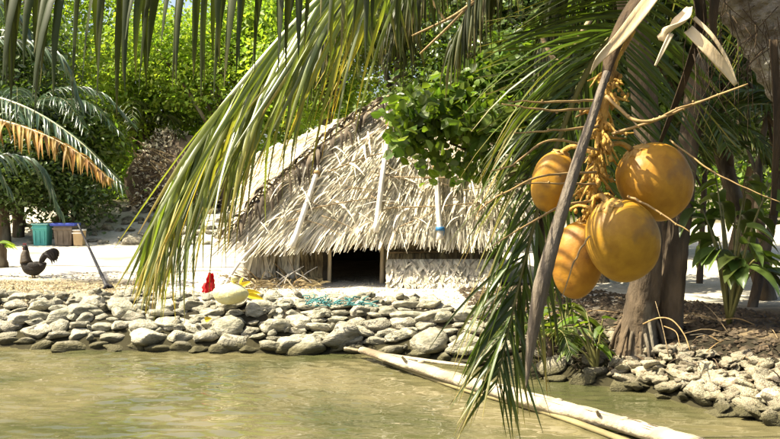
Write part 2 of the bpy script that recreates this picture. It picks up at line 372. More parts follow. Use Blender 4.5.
# ------------------------------------------------------------------ stones
def stone_meshes(n, mt, seed, rugged=0.25, sub=3):
    out = []
    import bmesh
    for k in range(n):
        bm = bmesh.new(); bmesh.ops.create_icosphere(bm, subdivisions=sub, radius=0.5)
        o = Vector((seed + k * 7.7, k * 3.1, 0))
        planes = [(Vector((R.gauss(0, 1), R.gauss(0, 1), R.gauss(0, 1))).normalized(), R.uniform(0.22, 0.38)) for _ in range(10)]
        for v in bm.verts:
            p = v.co.copy()
            for nrm, dd in planes:            # chip flat faces off the boulder
                e = p.dot(nrm) - dd
                if e > 0: p -= nrm * e * 0.94
            p *= 1 + rugged * mnoise.noise(p * 2.6 + o) + rugged * 0.45 * mnoise.noise(p * 7 + o)
            v.co = p
        m = bpy.data.meshes.new('stone'); bm.to_mesh(m); bm.free(); m.materials.append(mt)
        m.polygons.foreach_set('use_smooth', [True] * len(m.polygons)); out.append(m)
    return out
wall = thing('stone_wall', 'low loose wall of pale coral stones along the water in front of the hut', 'stone wall', on_ground(-1.5, 10.6))
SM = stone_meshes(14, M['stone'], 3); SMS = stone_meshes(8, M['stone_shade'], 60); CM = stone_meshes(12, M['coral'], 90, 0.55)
def put_stone(parent, meshes, p, sx, sy, sz, rz=None, tilt=0.22):
    return link('stone', R.choice(meshes), parent, Vector(p) - ORG[parent.name],
                (R.uniform(-tilt, tilt), R.uniform(-tilt, tilt), R.uniform(-0.5, 0.5) + (math.pi if R.random() < .5 else 0) if rz is None else rz), (sx, sy, sz))
ns = 0
for row in range(8):
    x = -5.6 + R.uniform(0, .3)
    while x < 0.95:
        wd = R.choice([R.uniform(0.15, 0.28), R.uniform(0.24, 0.46)]) * (1.15 if row < 3 else (0.95 if row < 6 else 0.75))
        xc = x + wd / 2; s = -0.02 + row * 0.142 + R.uniform(-.05, .05)
        y = shore(xc) + s
        h = wd * R.uniform(0.28, 0.48)
        put_stone(wall, SM, (xc, y + 0.08, height(xc, y) + 0.02 + (-0.03 if row == 7 else 0.02)), wd * 1.22, wd * R.uniform(.9, 1.25), h * 1.35)
        x += wd * 0.88; ns += 1
for k in range(75):
    xc = R.uniform(-5.5, .95); y = shore(xc) + R.uniform(.0, 1.0); wd = R.uniform(.09, .17)
    put_stone(wall, SM, (xc, y, height(xc, y) + .05), wd, wd * .9, wd * .6, tilt=.5)
print('stones', ns)
for px, py, wpx in ((345, 335, 62), (300, 322, 38), (345, 300, 30), (290, 344, 44), (80, 310, 40), (20, 318, 34), (395, 336, 36), (215, 322, 30)):
    g = None
    for k in range(60):                        # march down the view ray to the bank surface
        q = P(px, py, 9.4 + k * 0.05)
        if q.z <= height(q.x, q.y) + 0.06: g = q; break
    wd = wpx / 900 * g.y
    put_stone(wall, SM, g, wd * 1.1, wd * 0.7, wd * 0.42, tilt=0.08, rz=R.uniform(-.2, .2))
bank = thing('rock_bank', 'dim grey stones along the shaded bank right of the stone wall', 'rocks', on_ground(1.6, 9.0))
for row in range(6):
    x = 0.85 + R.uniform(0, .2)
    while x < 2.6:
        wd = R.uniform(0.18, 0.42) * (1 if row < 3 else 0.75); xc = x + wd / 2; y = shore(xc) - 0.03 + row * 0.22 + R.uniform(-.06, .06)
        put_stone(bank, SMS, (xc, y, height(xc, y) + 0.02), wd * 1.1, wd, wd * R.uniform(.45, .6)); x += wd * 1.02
rub = thing('coral_rubble', 'heap of jagged sunlit coral rubble at the lower right corner', 'rubble', on_ground(3.1, 7.5))
for k in range(295):
    xc = R.uniform(2.15, 3.75); s = R.random() ** 0.8 * 1.15 - 0.16; y = shore(xc) + s + R.uniform(0, .1)
    wd = R.uniform(0.07, 0.2) * (1.3 if s < 0.4 else 1.0)
    put_stone(rub, CM, (xc, y, max(.0, height(xc, y)) + 0.03 + R.uniform(0, .05)), wd * 1.15, wd * R.uniform(.7, 1.2), wd * R.uniform(.4, .7), tilt=0.5)
berm = thing('rubble_berm', 'broken grey rocks on the slope below the brown brush heap', 'rocks', on_ground(-6.3, 23.5))
for k in range(110):
    x = R.uniform(-8.6, -4.0); y = R.uniform(21.2, 26.5); wd = R.uniform(.18, .6)
    put_stone(berm, SM if R.random() < .6 else SMS, on_ground(x, y, .03), wd, wd * R.uniform(.8, 1.2), wd * R.uniform(.4, .6), tilt=.4)

# scattered pebbles and coral bits on the sand: nobody could count them
def debris(name, label, n, fx, mt, size):
    b = MB()
    for k in range(n):
        x, y = fx(); c = on_ground(x, y, 0.004); s = R.uniform(*size)
        a = R.uniform(0, 6.28); u = Vector((math.cos(a), math.sin(a), 0)) * s; v = Vector((-math.sin(a), math.cos(a), 0)) * s * R.uniform(.4, .9)
        h = Z * s * R.uniform(.3, .7)
        b.add([c - u, c - v, c + u, c + v, c + h + u * .2], [(0, 1, 4), (1, 2, 4), (2, 3, 4), (3, 0, 4)])
    return tag(b.obj(name, mt, smooth=False), label, 'debris', kind='stuff')
def fx_sand():
    x = R.uniform(-6, 1.8); return x, shore(x) + 0.8 + R.random() ** 1.6 * 3
debris('pebbles', 'small coral pebbles scattered over the white sand before the hut', 3500, fx_sand, M['coral'], (.008, .03))
def fx_right():
    x = R.uniform(.9, 6); return x, shore(x) + 0.2 + R.random() * 4
debris('leaf_litter', 'brown leaf litter and twigs under the palms on the right', 7000, fx_right, M['dead_leaf'], (.015, .06))
def fx_left():
    x = R.uniform(-7, -3.0); return x, shore(x) + 0.7 + R.random() * 1.7
debris('dry_litter', 'dry litter along the bank top at the left by the rooster', 1500, fx_left, M['thatch_dark'], (.01, .04))

# ------------------------------------------------------------------ leaves and fronds
def leaflet(base, d0, wdir, length, width, grav, nseg=6, curl=0.0):
    """one palm leaflet: a folded strip that droops; returns verts, faces, tips"""
    vs = []; fs = []; tp = []
    p = Vector(base); d = d0.normalized(); st = length / nseg
    w0 = wdir.normalized()
    for i in range(nseg + 1):
        t = i / nseg
        w = (w0 - d * w0.dot(d))
        w = w.normalized() if w.length > 1e-4 else RT
        nrm = d.cross(w)
        ww = width * (0.45 + 0.55 * min(1, t * 4)) * (1 - t ** 2.2) * 0.5 + 0.0006
        vs += [p - w * ww + nrm * ww * 0.45, p.copy(), p + w * ww + nrm * ww * 0.45]; tp += [t] * 3
        if i < nseg:
            b = i * 3; fs += [(b, b + 1, b + 4, b + 3), (b + 1, b + 2, b + 5, b + 4)]
        p = p + d * st
        d = (d + Vector((0, 0, -1)) * grav * st * 3 + w * curl * st).normalized()
        if curl: w0 = Matrix.Rotation(curl * 0.3, 3, d) @ w0
    return vs, fs, tp
def frond(parent, pts, n, lens, width, mt, rmat, alpha=(60, 35), grav=1.0, rrad=(0.016, 0.003), side=None, single=True,
          name='frond', t0=0.12, sides=(-1, 1), jit=0.12, nseg=6, label=None, lift=0.0, rs=60, seg=6, sidedirs=None):
    """rachis mesh named name with its leaflets as children (or one joined part)"""
    c = spline(pts, rs)
    vs, fs = tube(c, list(rrad), seg)
    fr = obj(name, vs, fs, rmat, parent, org=c[0])
    if label: fr['label'] = label
    joined = MB()
    for s in sides:
        for k in range(n):
            t = t0 + (1 - t0) * (k + R.uniform(.1, .9)) / n
            x = t * rs; i = min(int(x), rs - 1); p = c[i].lerp(c[i + 1], x - i); T = (c[i + 1] - c[max(i - 1, 0)]).normalized()
            S = Vector(side) if side is not None else T.cross(Z)
            if sidedirs: S = Vector(sidedirs[0 if s < 0 else 1]) * s
            S = (S - T * S.dot(T)).normalized(); N = S.cross(T)
            if N.z < 0: N = -N
            a = RAD(lerp(alpha[0], alpha[1], t)) * R.uniform(1 - jit, 1 + jit)
            d = T * math.cos(a) + S * s * math.sin(a) + N * lift + Vector((R.gauss(0, 1), R.gauss(0, 1), R.gauss(0, 1))) * jit * 0.45
            wd = (T * 1.0 + N * R.uniform(-.5, .9) + S * R.uniform(-.4, .4))
            ln = interp(lens, t) * R.uniform(.82, 1.1)
            g = leaflet(p, d, wd, ln, width * R.uniform(.75, 1.15) * (0.75 + 0.25 * ln / max(lens)), grav * R.uniform(.75, 1.3), nseg, R.uniform(-.5, .5))
            if single: obj('leaflet', g[0], g[1], mt, fr, tips=g[2], org=p)
            else: joined.add(*g)
    if not single: tag(joined.obj('leaflets', mt, fr), kind='stuff')
    return fr

def leafcloud(centers, n, size, clump=0.35, perclump=26, up=0.5, outw=0.35, aspect=0.5, shell=0.55, seed=1, fine=False):
    """leaf-sized folded diamonds clumped through ellipsoids -> verts (N,3) numpy and face count"""
    rs = np.random.RandomState(seed)
    cs = np.array([list(c) for c, r in centers]); rr = np.array([list(r) if hasattr(r, '__len__') else [r] * 3 for c, r in centers])
    vol = rr.prod(1); pr = vol ** 0.7; pr /= pr.sum()
    nc = max(4, n // perclump)
    idx = rs.choice(len(cs), nc, p=pr)
    d = rs.normal(size=(nc, 3)); d /= np.linalg.norm(d, axis=1)[:, None]
    rad = shell + (1 - shell) * rs.rand(nc) ** 0.6; rad *= 1 + 0.18 * np.sin(d[:, 0] * 5 + seed) * np.cos(d[:, 2] * 4 + d[:, 1] * 6)
    cc = cs[idx] + d * rr[idx] * rad[:, None]
    w = rs.randint(0, nc, n)
    p = cc[w] + rs.normal(size=(n, 3)) * clump * np.array([1, 1, .7])
    out = d[w]
    nr = rs.normal(size=(n, 3)) + out * outw * 2; nr[:, 2] += up * 2
    nr /= np.linalg.norm(nr, axis=1)[:, None]
    a = rs.normal(size=(n, 3)); a -= nr * (a * nr).sum(1)[:, None]; a /= np.linalg.norm(a, axis=1)[:, None]
    b = np.cross(nr, a); s = (size * (0.6 + 0.8 * rs.rand(n)))[:, None]
    fold = nr * s * 0.12
    if fine:      # six-sided folded leaf: stalk end, two shoulders each side, tip (drawn down)
        w_ = b * s * aspect * .5
        v = np.stack([p - a * s * .5, p - a * s * .28 + w_ * .8 + fold, p + a * s * .12 + w_ + fold, p + a * s * .5 - nr * s * .12,
                      p + a * s * .12 - w_ + fold, p - a * s * .28 - w_ * .8 + fold], 1)
        return v.reshape(-1, 3)
    v = np.stack([p - a * s * .5, p - a * s * .05 + b * s * aspect * .5 + fold, p + a * s * .5, p - a * s * .05 - b * s * aspect * .5 + fold], 1)
    return v.reshape(-1, 3)
def leafobj(name, v, mt, parent, kind=None, fine=False):
    og = np.array(ORG[parent.name]) if parent else np.zeros(3)
    q = 6 if fine else 4; nt_ = 4 if fine else 2; n = len(v) // q
    pat = [0, 1, 2, 0, 2, 3, 0, 3, 4, 0, 4, 5] if fine else [0, 1, 2, 0, 2, 3]
    m = bpy.data.meshes.new(name); m.vertices.add(len(v)); m.vertices.foreach_set('co', (v - og).ravel())
    tri = (np.arange(n)[:, None] * q + np.array(pat)[None]).ravel()
    m.loops.add(len(tri)); m.loops.foreach_set('vertex_index', tri)
    m.polygons.add(n * nt_); m.polygons.foreach_set('loop_start', np.arange(n * nt_) * 3)
    m.update(calc_edges=True); m.materials.append(mt)
    o = link(name, m, parent); ORG[o.name] = Vector(og)
    if kind: o['kind'] = kind
    return o
def tree(label, base, h, crown, n, size, mt, lean=(0, 0), tr=0.14, name='broadleaf_tree', cat='tree', group=None, clump=0.35, seed=1, shell=.5, up=.5, aspect=.5, fine=False):
    t = thing(name, label, cat, base, group)
    top = Vector(base) + Vector((lean[0], lean[1], h))
    mid = Vector(base).lerp(top, .5) + Vector((R.uniform(-.3, .3), R.uniform(-.3, .3), 0))
    vs, fs = tube([Vector(base) - Z * .2, mid, top], [tr, tr * .75, tr * .35], 8, 12, jit=.08); tk = obj('trunk', vs, fs, M['bark'], t)
    for c, r in crown:
        st = Vector(base).lerp(mid, R.uniform(.6, 1)) if R.random() < .5 else mid.lerp(top, R.uniform(0, .7))
        e = Vector(c) + Vector((0, 0, -.1)); m_ = st.lerp(e, .5) + Vector((0, 0, .2)) + Vector((R.uniform(-.2, .2), R.uniform(-.2, .2), 0))
        vs, fs = tube([st, m_, e], [tr * .4, tr * .28, tr * .1], 6, 8); obj('limb', vs, fs, M['bark'], t)
    leafobj('crown', leafcloud(crown, n, size, clump, seed=seed, shell=shell, up=up, aspect=aspect, fine=fine), mt, t, fine=fine)
    return t

# ------------------------------------------------------------------ the thatched hut
Lc = P(228, 239, 12.1); Rc = P(530, 236, 12.1); Pk = P(395, 104, 13.0); P2 = P(478, 112, 13.2)
Qk = P(256, 160, 16.5); LB = P(238, 228, 17.0)
Q2 = P2 + Vector((-1.2, 3.2, -.35)); RB = Rc + Vector((-.2, 4.6, 0))
hut = thing('thatched_hut', 'low hut thatched with bleached palm leaves and a dark square doorway', 'hut', on_ground(-.3, 13.2))
inset = lambda p, k: Vector(lerp(p, Vector((-.35, 14.2, p.z)), k))
# solid roof under the thatch, thickness 6 cm
def slab(faces, th, name, mt, parent):
    b = MB()
    for q in faces:
        a = [Vector(x) for x in q]; n = (a[1] - a[0]).cross(a[-1] - a[0]).normalized()
        if n.z > 0: n = -n
        lo = [x + n * th for x in a]; k = len(a)
        b.add([v.copy() for v in a] + lo, [tuple(range(k)), tuple(range(2 * k - 1, k - 1, -1))] + [(i, (i + 1) % k, k + (i + 1) % k, k + i) for i in range(k)])
    return b.obj(name, mt, parent, smooth=False)
ROOF_CTR = Vector((-.3, 14.6, .7))
def swell(p, v, u=.5):      # the soft, sagging mound shape of old thatch
    vv = min(1, max(0, v)); d = (p - ROOF_CTR).normalized()
    return p + d * (.20 * math.sin(math.pi * vv) + .03 * vnoise(p.x * 1.5, p.y * 1.5, p.z * 2)) + Z * .07 * vv ** 6
def bil(q, u, v):   # q = bottom-left, bottom-right, top-right, top-left
    p = q[0].lerp(q[1], u).lerp(q[3].lerp(q[2], u), v)
    return swell(p, v, u) if q[2].z > 1.9 else p
def roofgrid(faces, name, mt, parent):
    b = MB()
    for q in faces:
        q = [Vector(x) for x in q]; m = 8; ctr = Vector((-.3, 14.5, 1.0))
        for off in (.035, .10):
            vs = []
            for j in range(m + 1):
                for i in range(m + 1):
                    p = q[0].lerp(q[1], i / m).lerp(q[3].lerp(q[2], i / m), j / m)
                    if q[0].z < 1.9: p = swell(p, j / m, i / m)
                    vs.append(p + (ctr - p).normalized() * off)
            b.add(vs, [(j * (m + 1) + i, j * (m + 1) + i + 1, (j + 1) * (m + 1) + i + 1, (j + 1) * (m + 1) + i) for j in range(m) for i in range(m)])
    return b.obj(name, mt, parent, smooth=False)
roofgrid([(Lc, Rc, P2, Pk), (LB, Lc, Pk, Qk), (Rc, RB, Q2, P2), (RB, LB, Qk, Q2), (Pk, P2, Q2, Qk)], 'roof', M['thatch_base'], hut)
def thatch(q, rows, per_m, mt, parent, strip=(.028, .055), over=1.9, lift=.05, name='thatch_layer', toff=0.0, shag=1.0, nrm=None, vr=(0, 1)):
    n = nrm or (q[1] - q[0]).cross(q[3] - q[0]).normalized()
    if nrm is None and n.z < 0: n = -n
    hh = (q[3] - q[0]).length
    for r in range(rows):
        v = lerp(vr[0], vr[1], r / rows); dv = (vr[1] - vr[0]) / rows; b = MB()
        width = (bil(q, 1, v) - bil(q, 0, v)).length
        m = int(width * per_m); ph = R.uniform(0, 9)
        for k in range(m):
            u = (k + R.random()) / m
            wob = .25 * vnoise(u * width * 1.1, ph, r) * dv * shag
            vt = min(1.0, v + dv * R.uniform(1.0, 1.5)); vb = v - dv * (over - 1) * R.uniform(.3, 1.25) * .6 + wob
            du = R.gauss(0, .05) * shag / max(.5, width)
            top = bil(q, u, vt) + n * (lift * .25); bot = bil(q, min(1.02, max(-.02, u + du)), vb) + n * (lift * R.uniform(.6, 1.7) + max(0, R.gauss(0, .012)) * shag)
            if vb < 0: bot.z -= .03 * R.random()
            w_ = R.uniform(*strip) * .5
            side = (q[1] - q[0]).normalized() + n * R.uniform(-.7, .7)
            side.normalize(); mid = top.lerp(bot, .55) + n * (lift * R.uniform(.2, .9))
            b.add([top - side * w_, top + side * w_, mid + side * w_, bot + side * w_ * R.uniform(.2, .8), bot - side * w_ * R.uniform(0, .4), mid - side * w_],
                  [(0, 1, 2, 5), (5, 2, 3, 4)])
        tag(b.obj(name, mt, parent), kind='stuff')
FQ = [Lc, Rc, P2, Pk]; LQ = [LB, Lc, Pk, Qk]
thatch(FQ, 10, 190, M['thatch'], hut, shag=1.5, strip=(.010, .034), over=2.6, lift=.045)
thatch(LQ, 9, 150, M['thatch'], hut, shag=1.5, strip=(.012, .036), over=2.6)
thatch([Rc, RB, Q2, P2], 9, 40, M['thatch'], hut)
thatch([RB, LB, Qk, Q2], 6, 25, M['thatch'], hut)
# ridge capping of thatch
b = MB()
for seg_ in ((Qk, Pk), (Pk, P2)):
    ln = (seg_[1] - seg_[0]).length
    for k in range(int(ln * 110)):
        p = seg_[0].lerp(seg_[1], R.random()) + Vector((R.gauss(0, .05), R.gauss(0, .05), .05))
        g = leaflet(p, Vector((R.gauss(0, .6), R.choice([-1, -1, 1]) * R.uniform(.3, 1), R.uniform(-.5, .25))), Vector((1, R.gauss(0, .3), 0)), R.uniform(.16, .4), R.uniform(.02, .045), 2.2, 3)
        b.add(*g)
tag(b.obj('ridge_thatch', M['thatch'], hut), kind='stuff')
# loose dry leaves and bent midribs lying on the roof
b = MB()
for k in range(480):
    q = FQ if R.random() < .75 else LQ
    u, v = R.random(), R.uniform(.02, .98); p = bil(q, u, v) + Vector((0, -.05, .07))
    d = (q[3] - q[0]).normalized() * R.uniform(-1, -.1) + RT * R.gauss(0, .6) + Vector((0, -.3, R.uniform(-.05, .15)))
    g = leaflet(p, d, RT + Z * R.uniform(-1, 1), R.uniform(.2, .55), R.uniform(.012, .035), .9, 5, R.uniform(-1, 1)); b.add(*g)
tag(b.obj('loose_leaf', M['thatch'], hut), kind='stuff')
def on_roof(px, py, off=.1):
    n = (Rc - Lc).cross(Pk - Lc).normalized(); n = -n if n.y > 0 else n
    v = P(px, py, 1) - CAM; p = CAM + v * ((Lc - CAM).dot(n) / v.dot(n))
    for _ in range(3):      # push the plane out to the swollen surface and meet the ray again
        t_ = (p.z - Lc.z) / (Pk.z - Lc.z); o_ = (swell(p, t_) - p).dot(n) + off
        p = CAM + v * (((Lc + n * o_) - CAM).dot(n) / v.dot(n))
    return p
def roofstick(x0, y0, x1, y1, r=.010, mt='wood', sag=.03, name='roof_batten'):
    a, c = on_roof(x0, y0), on_roof(x1, y1)
    m_ = a.lerp(c, .5) + Vector((R.uniform(-.02, .02), -.02, R.uniform(-sag, sag)))
    vs, fs = tube([a, m_, c], [r, r * .9, r * .7], 6, 8); return obj(name, vs, fs, M[mt], hut)
for a in ((328, 172, 396, 150), (390, 177, 470, 178), (386, 208, 505, 200), (296, 212, 372, 198), (392, 152, 470, 150)): roofstick(*a)
for k in range(34):
    x = R.uniform(280, 490); y = R.uniform(150, 228)
    if y < 245 - (x - 230) * .8: continue
    ln = R.uniform(18, 50); a = R.choice([-1, 1]) * R.uniform(.1, .6)
    roofstick(x, y, x + ln * math.cos(a), y + ln * math.sin(a) * .8, R.uniform(.004, .008), R.choice(['wood', 'pale_wood', 'thatch_dark']), .06, 'dry_midrib')
# walls: brown matting behind, posts, doorway with real dark room inside
WY = 12.62
def wallx(px): return (px - 390) / F_PX * WY
zt = 1.27; zg = .46
b = MB()
for x0, x1, z0 in ((245, 322, zg), (384, 500, zg), (322, 329, zg)):
    a, c = wallx(x0), wallx(x1); b.add(*box(((a + c) / 2, WY + .05, (z0 + zt) / 2), (c - a, .06, zt - z0)))
dh = P(355, 244, WY).z
b.add(*box((wallx(355), WY + .05, (dh + zt) / 2), (wallx(380) - wallx(330), .06, zt - dh)))
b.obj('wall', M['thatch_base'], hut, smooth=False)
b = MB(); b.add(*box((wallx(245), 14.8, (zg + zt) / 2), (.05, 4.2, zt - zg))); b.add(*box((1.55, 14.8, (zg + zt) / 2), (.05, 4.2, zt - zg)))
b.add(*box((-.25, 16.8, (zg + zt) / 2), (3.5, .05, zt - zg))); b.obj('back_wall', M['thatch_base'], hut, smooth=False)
def vwall(x0, x1, z0, z1, y0, y1, rows, per_m, mt, shag=1.0, strip=(.02, .045), name='wall_thatch', over=1.9):
    q = [Vector((wallx(x0), y0, z0)), Vector((wallx(x1), y0, z0)), Vector((wallx(x1), y1, z1)), Vector((wallx(x0), y1, z1))]
    thatch(q, rows, per_m, mt, hut, strip=strip, lift=.03, name=name, shag=shag, nrm=Vector((0, -1, .15)).normalized(), over=over)
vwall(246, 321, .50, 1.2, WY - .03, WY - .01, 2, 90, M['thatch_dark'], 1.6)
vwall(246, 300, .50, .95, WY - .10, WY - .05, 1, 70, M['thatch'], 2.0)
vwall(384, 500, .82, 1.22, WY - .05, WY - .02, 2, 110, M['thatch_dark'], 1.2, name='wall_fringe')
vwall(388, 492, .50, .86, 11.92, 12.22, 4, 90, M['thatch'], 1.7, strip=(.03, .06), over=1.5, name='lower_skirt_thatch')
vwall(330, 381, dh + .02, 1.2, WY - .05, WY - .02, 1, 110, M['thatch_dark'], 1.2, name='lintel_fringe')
# fringe hanging from the eave
b = MB()
for k in range(520):
    u = (k + R.random()) / 520; p = Lc.lerp(Rc, u) + Vector((0, -.02, .03))
    b.add(*leaflet(p, Vector((R.gauss(0, .2), -.5, -.6)), RT + Vector((0, R.gauss(0, .6), 0)), R.uniform(.04, .13), R.uniform(.015, .04), 3, 3))
tag(b.obj('eave_fringe', M['thatch'], hut), kind='stuff')
for px, r, y in ((329, .030, -.07), (381.5, .034, -.10), (321, .018, -.05), (470, .02, -.1)):
    x = wallx(px); vs, fs = tube([(x, WY + y, .40), (x + .012, WY + y, .85), (x - .005, WY + y - .02, 1.2)], [r, r * .9, r * .85], 8, 8, jit=.06); obj('door_post' if px in (329, 381.5) else 'post', vs, fs, M['sheath'] if px > 325 else M['wood'], hut)
x0, x1 = wallx(327), wallx(384)
vs, fs = tube([(x0, WY - .08, dh - .01), (x1, WY - .08, dh + .01)], [.022, .02], 8, 6); obj('lintel', vs, fs, M['wood'], hut)
vs, fs = tube([(wallx(386), WY - .12, .93), (wallx(496), WY - .12, .955)], [.016, .014], 7, 6); obj('wall_rail', vs, fs, M['wood'], hut)
vs, fs = tube([(wallx(388), WY - .36, .72), (wallx(494), WY - .35, .73)], [.012, .01], 7, 6); obj('wall_rail', vs, fs, M['twig'], hut)
# the dry frond bent over the left hip
hip = [bil(FQ, 0, v_) + Vector((-.02, -.10, .08)) for v_ in (.97, .75, .5, .25, .02)]
frond(hut, hip, 46, [.28, .38, .42, .38, .26], .06, M['hip_leaf'], M['wood'], alpha=(62, 45), grav=3.2, rrad=(.022, .01), sidedirs=((-.9, -.3, .1), (.5, -.7, -.3)), single=True, name='hip_frond', t0=.02, sides=(-1, 1), jit=.4, nseg=5)
# leaning poles
PG = 'bleached poles leaning on the hut roof'
def pole(label, pts, r, tie=None):
    c = spline(pts, 14); t = thing('roof_pole', label, 'pole', c[-1], PG)
    vs, fs = tube(c, [r * .85, r], 8, jit=.05); obj('shaft', vs, fs, M['pale_wood'], t)
    vs, fs = tube([c[1] + Vector((.0, .0, .0)), c[1] + (c[2] - c[1]) * .5], [r * 1.25, r * 1.25], 8); obj('lashing', vs, fs, M['twig'], t)
    if tie: 
        q = tie; vs, fs = tube([q - Z * .02, q + Z * .03], [r * 1.5, r * 1.35], 8); obj('tie', vs, fs, mat('blue_cord', (.03, .16, .33), (.02, .10, .24), 60, .6), t, ); 
        vs, fs = tube([q, q + Vector((.05, -.03, -.02)), q + Vector((.04, -.03, -.09))], [.008, .004], 5, 5); obj('tie_end', vs, fs, bpy.data.materials['blue_cord'], t)
pole('leftmost of the three bleached poles, leaning slanted beside the dry hip frond', [on_roof(319, 166), on_roof(306, 206, .12), on_roof(292, 247, .12)], .040)
pole('middle and longest bleached pole, running from the roof peak to above the doorway', [on_roof(391, 116), on_roof(383, 172, .12), on_roof(376, 232, .13)], .040)
pole('short pole with a blue tie at its foot, rightmost on the hut roof', [on_roof(436, 160), on_roof(438, 200, .12), on_roof(441, 239, .13)], .042, on_roof(440.3, 229, .13))
t = thing('fallen_pole', 'thin pale stick propped against the left corner of the hut', 'stick', G(226, 288))
vs, fs = tube([G(222, 290), P(240, 262, 11.8), P(262, 238, 11.9)], [.022, .018, .013], 7, 10); obj('shaft', vs, fs, M['pale_wood'], t)
vs, fs = tube([P(240, 262, 11.8), P(246, 262, 11.75), P(250, 256, 11.75)], [.012, .008, .005], 6, 5); obj('side_twig', vs, fs, M['pale_wood'], t)
# sticks and brush along the left foot of the hut
br = thing('brush_pile', 'loose dry sticks and leaves at the left foot of the hut', 'brush', G(262, 288))
for k in range(26):
    a = G(R.uniform(236, 318), R.uniform(284, 291)); d = Vector((R.uniform(-1, 1), R.uniform(-.4, .4), R.uniform(.05, .8))).normalized() * R.uniform(.2, .5)
    vs, fs = tube([a, a + d * .5 + Z * .03, a + d], [.009, .006, .003], 5, 5); obj('stick', vs, fs, M[R.choice(['wood', 'twig', 'pale_wood'])], br)
b = MB()
for k in range(260):
    a = G(R.uniform(232, 320), R.uniform(282, 291)) + Z * R.uniform(.02, .1)
    b.add(*leaflet(a, Vector((R.gauss(0, 1), R.gauss(0, 1), R.uniform(0, .6))), Z, R.uniform(.08, .22), .03, 1.5, 3))
tag(b.obj('dry_leaves', M['thatch_dark'], br), kind='stuff')

# ------------------------------------------------------------------ logs in the water
def log(label, pts, r, mt, name='driftwood_log', flat=.7, jit=.06):
    t = thing(name, label, 'log', pts[0]); vs, fs = tube(pts, r, 14, 40, jit=jit * .4, flat=flat, flatdir=Z); obj('trunk', vs, fs, mt, t)
    return t
M['log'] = mat('log', (0.42, 0.36, 0.25), (0.27, 0.22, 0.145), 5, 0.85, 0.8, 20, c3=(0.17, 0.13, 0.08), stretch=(.5, 1, 1))
M['log_yellow'] = mat('log_yellow', (0.24, 0.20, 0.09), (0.16, 0.13, 0.06), 3, 0.75, 0.4, 14)
t = log('long bleached log floating from the stone wall to the lower right edge', [G(362, 350, .10), G(430, 371, .085), G(520, 397, .075), G(610, 421, .07), G(700, 447, .06)], [.050, .074, .088, .082, .094], M['log'], jit=.22)
for u, dx in ((.22, .03), (.45, -.02), (.62, .03), (.8, .01)):
    q = spline([G(362, 350, .10), G(520, 397, .075), G(700, 447, .06)], 20)[int(u * 20)]
    vs, fs = ball(q + Vector((dx, -.02, .055)), .028, 8, 6, (1.3, 1, .7)); obj('knot', vs, fs, M['log'], t)
lc = spline([G(362, 350, .10), G(430, 371, .085), G(520, 397, .075), G(610, 421, .07), G(700, 447, .06)], 80)
for k in range(18):          # drying cracks along the top and near side of the log
    i = R.randint(6, 66); n_ = R.randint(4, 10); off = Vector((-.45, -.75, 0)) * R.uniform(-.03, .075)
    rr_ = interp([.050, .074, .088, .082, .094], i / 80); zz = math.sqrt(max(.04, 1 - (off.length / rr_) ** 2)) * rr_ * .72
    vs, fs = tube([lc[min(80, i + j)] + off + Vector((0, 0, zz - .001)) + Vector((R.gauss(0, .002), R.gauss(0, .002), 0)) for j in range(n_)], [.001, .004, .0035, .001], 5, flat=.5, flatdir=Z)
    obj('crack', vs, fs, M['bark'], t)
for k in (14, 33, 58):
    d_ = Vector((R.uniform(-.5, .1), -.5, R.uniform(.3, .8))).normalized(); vs, fs = tube([lc[k], lc[k] + d_ * .10, lc[k] + d_ * .15], [.022, .014, .009], 7, 5, jit=.1); obj('branch_stub', vs, fs, M['log'], t)
log('thin yellowish pole awash beside the front of the bleached log', [G(385, 362, .015), G(460, 388, .02), G(540, 410, .02), G(640, 446, .02)], [.02, .03, .034, .03], M['log_yellow'], 'floating_pole')
log('short pale branch lying across the foot of the stones by the log end', [G(345, 348, .10), G(400, 357, .09), G(470, 366, .14)], [.02, .03, .02], M['log'], 'floating_branch')

# ------------------------------------------------------------------ small things on the bank
# red cloth, cream sack, yellow wrapper, teal net
def blob(name, c, r, sc, mt, parent, amp=.2, fr=6, seg=24, rings=16, rot=None, ridge=0):
    vs, fs = ball((0, 0, 0), r, seg, rings, sc, rot); out = []
    for v in vs:
        k = 1 + amp * mnoise.noise(v * fr / max(r * 6, .2) + Vector(c)) 
        if ridge: k += ridge * math.sin(math.atan2(v.y, v.x) * 9)
        out.append(Vector(c) + v * k)
    return obj(name, out, fs, mt, parent)
red = mat('red_cloth', (.62, .015, .02), (.42, .01, .015), 12, .6, trans=.2)
cream = mat('cream_sack', (.62, .58, .32), (.50, .44, .20), 9, .6, .4)
yel = mat('yellow_plastic', (.70, .55, .03), (.60, .42, .02), 10, .4, trans=.2)
teal = mat('teal_net', (.06, .20, .19), (.04, .14, .14), 20, .6)
q = G(208, 294)
t = thing('red_cloth', 'crumpled bright red cloth on the bank beside the cream sack', 'cloth', q)
b = MB(); nx, ny = 14, 18
for j in range(ny):
    for i in range(nx):
        u, v = i / (nx - 1), j / (ny - 1); wd = .17 * (1 - .65 * v)
        b.v.append(q + Vector(((u - .5) * wd + .045 * v + .02 * vnoise(v * 4, u * 3), .05 * math.sin(u * 13 + v * 5) + .03 * vnoise(u * 5, v * 5), .02 + .25 * v + .03 * vnoise(u * 6, v * 3, 4)))); b.t.append(0)
b.f = [(j * nx + i, j * nx + i + 1, (j + 1) * nx + i + 1, (j + 1) * nx + i) for j in range(ny - 1) for i in range(nx - 1)]
b.obj('fold', red, t)
blob('bundle', q + Vector((.0, .04, .07)), .085, (1, .8, .8), red, t, .5, 10)
q = G(231, 302)
t = thing('cream_sack', 'rounded cream sack slumped on the stones next to the red cloth', 'sack', q)
